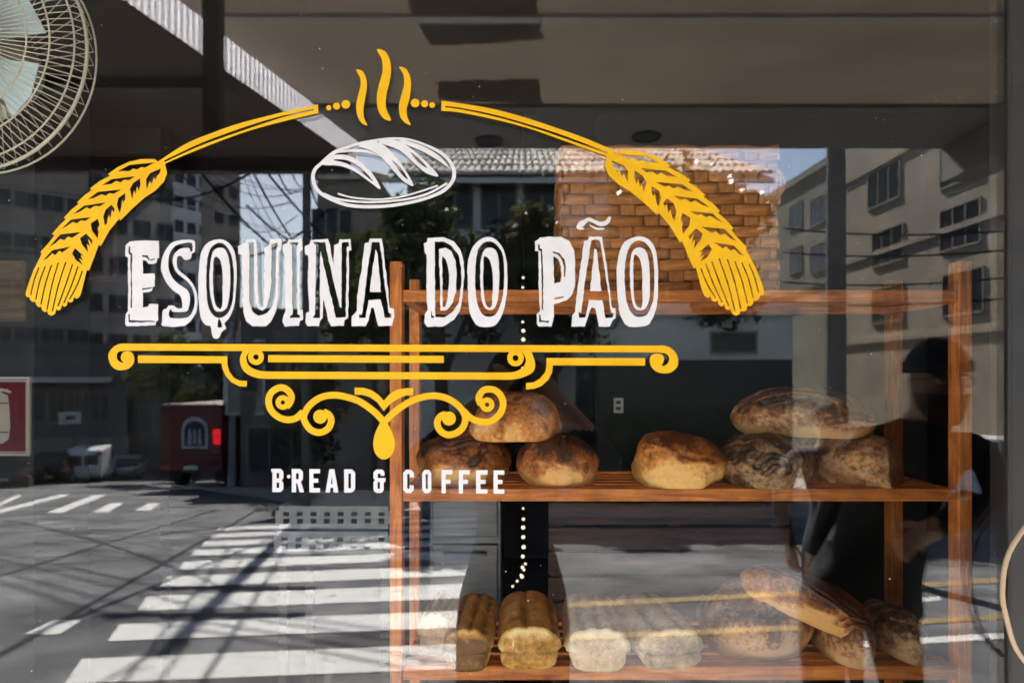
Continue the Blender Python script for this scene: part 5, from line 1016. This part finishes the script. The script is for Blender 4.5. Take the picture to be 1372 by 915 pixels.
tb('tail_lamp', (-.019, -lampside * tw * .95, .78), (.03, -lampside * (tw - .35), .95), M['tail_off'], bev=.01)
tb('plate', (-.018, -.25, .78), (-.0, .25, .92), M['white_plastic'], bev=.004)
for x in (-1.2, -tl - .7):
    for s in (-1, 1):
        b = MB(); b.loft([[Vector((x + r * math.cos(k * math.pi / 10), s * (tw - .16) + s * y, .46 + r * math.sin(k * math.pi / 10))) for k in range(20)] for r, y in ((.25, -.16), (.46, -.16), (.46, .10), (.42, .14), (.27, .14))]); w = b.build('wheel', M['tyre'], tk)
        b = MB(); b.loft([[Vector((x + r * math.cos(k * math.pi / 10), s * (tw - .16) + s * y, .46 + r * math.sin(k * math.pi / 10))) for k in range(20)] for r, y in ((.27, .142), (.2, .08), (.08, .1))]); b.build('rim', M['rim'], w)
for s in (-1, 1): tb('mud_flap', (-.55, s * (tw - .5), .25), (-.53, s * (tw - .02), .70), M['tyre'], bev=.004)
# ================================================================== people
def skin_mesh(name, J, E, root, sub=2):
    names = list(J); me = bpy.data.meshes.new(name); me.from_pydata([J[n][0] for n in names], [(names.index(a), names.index(c)) for a, c in E], [])
    o = bpy.data.objects.new(name, me); COL.objects.link(o)
    md = o.modifiers.new('skin', 'SKIN'); md.use_smooth_shade = True
    for i, n in enumerate(names):
        r = J[n][1]; sv = me.skin_vertices[0].data[i]; sv.radius = r if isinstance(r, tuple) else (r, r); sv.use_root = (n == root)
    s = o.modifiers.new('sub', 'SUBSURF'); s.levels = s.render_levels = sub
    m2 = bpy.data.meshes.new_from_object(o.evaluated_get(bpy.context.evaluated_depsgraph_get()))
    bpy.data.objects.remove(o); bpy.data.meshes.remove(me); return m2
def hand(J, E, wrist, pre, d, side, curl=.35, scale=1.0):
    """Palm, four unequal fingers and a thumb from the wrist along d; side points to the thumb."""
    w = Vector(J[wrist][0]); d = Vector(d).normalized(); s = Vector(side); s = (s - d * s.dot(d)).normalized(); n = d.cross(s)
    J[pre + 'palm'] = (w + d * .055 * scale, (.040 * scale, .020 * scale)); E.append((wrist, pre + 'palm'))
    for k, (off, L) in enumerate(((.030, .075), (.010, .083), (-.011, .078), (-.031, .060))):
        L *= scale; b0 = w + d * .088 * scale + s * off * scale; b1 = b0 + (d * math.cos(curl * .5) + n * math.sin(curl * .5)) * L * .5; b2 = b1 + (d * math.cos(curl * 1.7) + n * math.sin(curl * 1.7)) * L * .5
        for q, (p, r) in enumerate(((b0, .0105), (b1, .009), (b2, .0075))): J[f'{pre}f{k}{q}'] = (p, r * scale)
        E += [(pre + 'palm', f'{pre}f{k}0'), (f'{pre}f{k}0', f'{pre}f{k}1'), (f'{pre}f{k}1', f'{pre}f{k}2')]
    t0 = w + d * .03 * scale + s * .036 * scale; t1 = t0 + (d * .7 + s * .7) * .035 * scale; t2 = t1 + (d * .95 + s * .25 + n * .2) * .032 * scale
    for q, (p, r) in enumerate(((t0, .013), (t1, .011), (t2, .009))): J[f'{pre}t{q}'] = (p, r * scale)
    E += [(pre + 'palm', pre + 't0'), (pre + 't0', pre + 't1'), (pre + 't1', pre + 't2')]
def person(label, base, face, joints, hands, mats, hair, extra=None, height=1.75):
    """base: feet; face: heading angle (0 looks along +y of the world); joints in metres: x to the person's own left as seen by a viewer in front ... local x right of the picture, y toward where the face looks."""
    t = thing('person', label, 'person', base, world=False, rz=face); J = dict(joints); E = [('pelvis', 'waist'), ('waist', 'chest'), ('chest', 'neck'), ('neck', 'head'), ('head', 'crown')]; J.pop('chin', None)
    for s in 'LR':
        E += [('chest', 'sh' + s), ('sh' + s, 'el' + s), ('el' + s, 'wr' + s), ('pelvis', 'hip' + s), ('hip' + s, 'kn' + s), ('kn' + s, 'an' + s), ('an' + s, 'toe' + s)]
    for w, pre, d, sd, cu in hands: hand(J, E, w, pre, d, sd, cu)
    me = skin_mesh('body', J, E, 'pelvis')
    for m in mats: me.materials.append(M[m[0]])
    hd = Vector(J['head'][0]); cp = hd + Vector((0, .055, -.085))
    for v in me.vertices:                                     # jaw and chin drawn out of the same surface
        q = (v.co - cp).length
        if q < .085 and v.co.y > hd.y - .03: f = (1 - q / .085) ** .6; v.co += Vector((0, .030, -.016)) * f
    me.update()
    for p in me.polygons:
        c = p.center; p.material_index = next((i for i, m in enumerate(mats) if m[1](c)), 0); p.use_smooth = True
    o = link('body', me, t); hd = Vector(J['head'][0])
    # face: nose, eyes, ears, brows as a child so that the body stays one surface
    b = MB(); b.loft([[hd + Vector((x, y, z)) for x, y, z in ((-.006, .098, .02), (.006, .098, .02), (.006, .095, .021))], [hd + Vector((x, y, z)) for x, y, z in ((-.018, .095, -.035), (.018, .095, -.035), (0, .128, -.03))]]); b.build('nose', M['skin'], t, smooth=True)
    for s in (-1, 1):
        b = MB(); b.ball(hd + Vector((s * .033, .085, .018)), (.014, .010, .009), 10, 6); b.build('eye', M['white_plastic'], t, smooth=True)
        b = MB(); b.ball(hd + Vector((s * .033, .0935, .018)), (.006, .003, .006), 8, 5); b.build('pupil', M['black_frame'], t, smooth=True)
        b = MB(); b.tube([hd + Vector((s * .015, .098, .034)), hd + Vector((s * .035, .098, .040)), hd + Vector((s * .055, .082, .034))], [.004, .006, .003], 6); b.build('brow', M['beard'], t)
        b = MB(); b.ball(hd + Vector((s * .082, .0, .0)), (.010, .022, .032), 10, 6); b.build('ear', M['skin'], t, smooth=True)
    b = MB(); b.tube([hd + Vector((-.026, .088, -.058)), hd + Vector((0, .096, -.056)), hd + Vector((.026, .088, -.058))], [.003, .008, .003], 8); b.build('mouth', M['floral'] if False else M['sign_red'], t)
    hair(t, hd)
    if extra: extra(t, J)
    return t
def cap_hair(t, hd, m='beard', long=0.0):
    b = MB(); secs = []
    for i in range(9):
        th = i / 8 * (1.62 + .0); z = .118 * math.cos(th); r = math.sin(th)
        secs.append([hd + Vector((.093 * max(r, .02) * math.cos(k * math.pi / 12), -.012 + .108 * max(r, .02) * math.sin(k * math.pi / 12) , .012 + z + (.066 * max(0, math.sin(k * math.pi / 12)) ** .6 - long * max(0, -math.sin(k * math.pi / 12))) * (i / 8) ** 3)) for k in range(24)])
    b.loft(secs); b.build('hair', M[m], t, smooth=True)
def stand(x0=0.0, lean=0.0, leg=.17, w=.19):
    J = {'pelvis': ((x0, 0, .95), (.15, .11)), 'waist': ((x0 + lean * .3, 0, 1.10), (.14, .10)), 'chest': ((x0 + lean * .7, 0, 1.32), (.165, .11)), 'neck': ((x0 + lean, .01, 1.50), .058), 'head': ((x0 + lean, .03, 1.63), (.080, .098)), 'crown': ((x0 + lean, .015, 1.715), (.066, .082)), 'chin': ((x0 + lean, .062, 1.555), (.048, .042))}
    for s, k in (('L', -1), ('R', 1)):
        J['sh' + s] = ((x0 + lean * .9 + k * w, 0, 1.425), .062); J['hip' + s] = ((x0 + k * .10, 0, .88), .098); J['kn' + s] = ((x0 + k * leg * .8, .01, .49), .062); J['an' + s] = ((x0 + k * leg, -.02, .09), .042); J['toe' + s] = ((x0 + k * (leg + .02), .13, .035), .036)
    return J
skin_if = lambda c: c.z > 1.47
# the photographer: stands just behind the camera, elbows out, camera at the eye
J = stand(-.02, 0, .105, .19)
for s_, k_ in (('L', -1), ('R', 1)): J['hip' + s_] = ((-.02 + k_ * .10, 0, .88), .115); J['kn' + s_] = ((-.02 + k_ * .096, .01, .49), .105); J['an' + s_] = ((-.02 + k_ * .095, -.02, .10), .075)
J['pelvis'] = ((-.02, 0, .97), (.18, .125)); J['waist'] = ((-.015, 0, 1.12), (.165, .115))
J['elL'] = ((-.37, .10, 1.36), .050); J['elR'] = ((.33, .10, 1.35), .050); J['wrL'] = ((-.10, .19, 1.585), .034); J['wrR'] = ((.105, .19, 1.60), .034)
def cam_body(t, J):
    ct = thing('hand_camera', 'black camera held to the eye of the person standing close to the glass', 'camera', (0, -D - .075, CZ - .05))
    b = MB(); b.box((-.065, -D - .125, CZ - .045), (.065, -D - .07, CZ + .045)); b.box((-.028, -D - .12, CZ + .0455), (.028, -D - .075, CZ + .07)); b.build('body', M['black_frame'], ct, bevel=.006)
    b = MB(); b.loft([[(r * math.cos(k * math.pi / 14), y, CZ + r * math.sin(k * math.pi / 14)) for k in range(28)] for r, y in ((.034, -D - .0695), (.036, -D - .03), (.036, -D - .006), (.031, -D - .006), (.030, -D - .012))]); b.build('lens', M['steel_dark'], ct, smooth=True)
person('person in dark clothes standing close to the glass with a camera raised to the face', (0.0, -D - .245, 0), 0.0, J, [('wrL', 'lh', (.55, .25, .75), (.3, .2, -.2), 1.0), ('wrR', 'rh', (-.55, .2, .8), (-.3, .2, -.2), 1.0)],
       [('navy', lambda c: .80 < c.z <= 1.49 and not (abs(c.x) < .15 and c.y > .15 and c.z > 1.55)), ('skin', lambda c: c.z > 1.49 or (c.y > .17 and c.z > 1.5)), ('black_cloth', lambda c: True)], lambda t, h: cap_hair(t, h), cam_body)
# bearded man leaning sideways, one forearm across his body
def beanie(t, hd):
    b = MB(); secs = []
    for i in range(9):
        th = i / 8 * 1.55; r = max(math.sin(th), .03); secs.append([hd + Vector((.104 * r * math.cos(k * math.pi / 12), -.006 + .122 * r * math.sin(k * math.pi / 12), .045 + .125 * math.cos(th))) for k in range(24)])
    b.loft(secs); cpm = b.build('beanie', M['navy'], t, smooth=True)
    b = MB(); b.loft([[hd + Vector((r * math.cos(k * math.pi / 12), -.006 + r * 1.16 * math.sin(k * math.pi / 12), z)) for k in range(24)] for r, z in ((.101, .045), (.108, .048), (.108, .085), (.100, .088))]); b.build('beanie_cuff', M['navy'], t, smooth=True)
    b = MB(); secs = []
    for i in range(7):
        v = i / 6; z = -.02 - .105 * v; secs.append([hd + Vector((.088 * (1 - .38 * v * v) * math.sin(a), .012 + (.100 - .02 * v) * math.cos(a) + .012 * v, z - .012 * math.cos(a))) for a in [(-1.5 + 3.0 * k / 14) for k in range(15)]])
    b.loft(secs, cap=False, closed=False); b.build('beard', M['beard'], t, smooth=True)
def glasses(t, J):
    hd = Vector(J['head'][0]); b = MB()
    for s in (-1, 1):
        b.tube([hd + Vector((s * .036 + .027 * math.cos(k * math.pi / 8), .112, .018 + .021 * math.sin(k * math.pi / 8))) for k in range(17)], .0025, 6, cap=False)
        b.tube([hd + Vector((s * .063, .110, .024)), hd + Vector((s * .094, .0, .022))], .0025, 6)
    b.tube([hd + Vector((-.010, .113, .022)), hd + Vector((.010, .113, .022))], .0025, 6); b.build('glasses', M['black_frame'], t)
    b = MB(); secs = []
    for z, rx, ry, x in ((1.06, .17, .125, .075), (.96, .185, .14, .04), (.88, .20, .15, .02), (.80, .21, .155, .01)):
        secs.append([Vector((x + (rx + .008 * math.sin(k * 1.9 + z * 8)) * math.cos(k * math.pi / 16), ry * math.sin(k * math.pi / 16), z + .008 * math.sin(k * 1.3))) for k in range(32)])
    b.loft(secs, cap=False); b.build('shirt_hem', M['black_cloth'], t, smooth=True)
zm = 2.45; mx_ = R(1146, 0, zm).x
J = stand(0, .255, .15, .185)
J['head'] = ((.265, .03, 1.63), (.086, .102)); J['neck'] = ((.255, .01, 1.50), .060); J['crown'] = ((.265, .015, 1.72), (.072, .088))
J['hipL'] = ((-.11, 0, .87), .108); J['hipR'] = ((.11, 0, .87), .108); J['knL'] = ((-.12, .02, .48), .072); J['knR'] = ((.16, .02, .48), .072); J['anR'] = ((.19, -.02, .09), .046); J['toeR'] = ((.22, .13, .035), .038)
J['elR'] = ((.465, .07, 1.235), .060); J['wrR'] = ((.165, .20, 1.150), .036); J['elL'] = ((-.03, -.15, 1.18), .054); J['wrL'] = ((-.08, -.20, .97), .036)
person('bearded man in a dark beanie and floral scarf leaning sideways, forearm across his body', (mx_, D - zm, 0), .12, J, [('wrR', 'rh', (-.80, .12, -.45), (-.3, .1, .9), .6), ('wrL', 'lh', (-.05, -.1, -.95), (.5, .8, 0), .4)],
       [('skin', lambda c: c.z > 1.51 or (c.y > .165 and c.z > 1.0 and c.x < .19) or (.72 < c.z < .96 and c.x < .0 and c.y < -.13)), ('floral', lambda c: c.z > 1.31 and abs(c.x - .25) < .12 and c.y > .04), ('black_cloth', lambda c: c.z > .09), ('black_frame', lambda c: True)], beanie, glasses)
# somebody in the sun further out
zt3 = 3.9; bx = R(1112, 0, zt3).x; by3 = D - zt3
J = stand(.02, -.02, .13, .20)
J['elL'] = ((-.29, .02, 1.14), .050); J['wrL'] = ((-.25, .12, .93), .034); J['elR'] = ((.29, .02, 1.14), .050); J['wrR'] = ((.25, .12, .93), .034)
g3 = gz(by3); up3 = CZ - .05 - 1.63 - g3 + .0
person('person in a dark jacket standing in the sun behind the leaning man', (bx, by3, g3), .15, J, [('wrR', 'rh', (-.05, .3, -.95), (-.5, .8, -.2), .45), ('wrL', 'lh', (.05, .3, -.95), (.5, .8, -.2), .45)],
       [('skin', lambda c: c.z > 1.47 or (c.z < .92 and abs(c.x) > .2 and c.z > .65)), ('navy', lambda c: c.z > .93), ('denim', lambda c: c.z > .10), ('black_frame', lambda c: True)], lambda t, h: cap_hair(t, h, 'beard', .04))

# beige cable hanging on the black frame
b = MB(); b.tube(smooth_line([tuple(I(*p)) for p in ((1385, 690, 1.0), (1352, 740, 1.0), (1343, 790, 1.0), (1349, 830, 1.0), (1362, 870, 1.0), (1390, 905, 1.0))], 5), .0035, 8); b.build('cable', M['cable'], smooth=True, label='thin beige cable bowed across the edge of the black window frame', cat='cable')

# dust on the outside of the glass
b = MB(); rd = random.Random(11)
for i in range(190):
    p = I(rd.uniform(0, 1340), rd.uniform(20, 900), D); r = .0006 * rd.choice((.6, .7, .8, 1, 1, 1.6)); n = 6
    b.add([(p.x + r * rd.uniform(.7, 1.3) * math.cos(k * 2 * math.pi / n), -.0058, p.z + r * rd.uniform(.7, 1.3) * math.sin(k * 2 * math.pi / n)) for k in range(n)], [tuple(range(n))])
b.build('dust', M['slab'], kind='stuff')
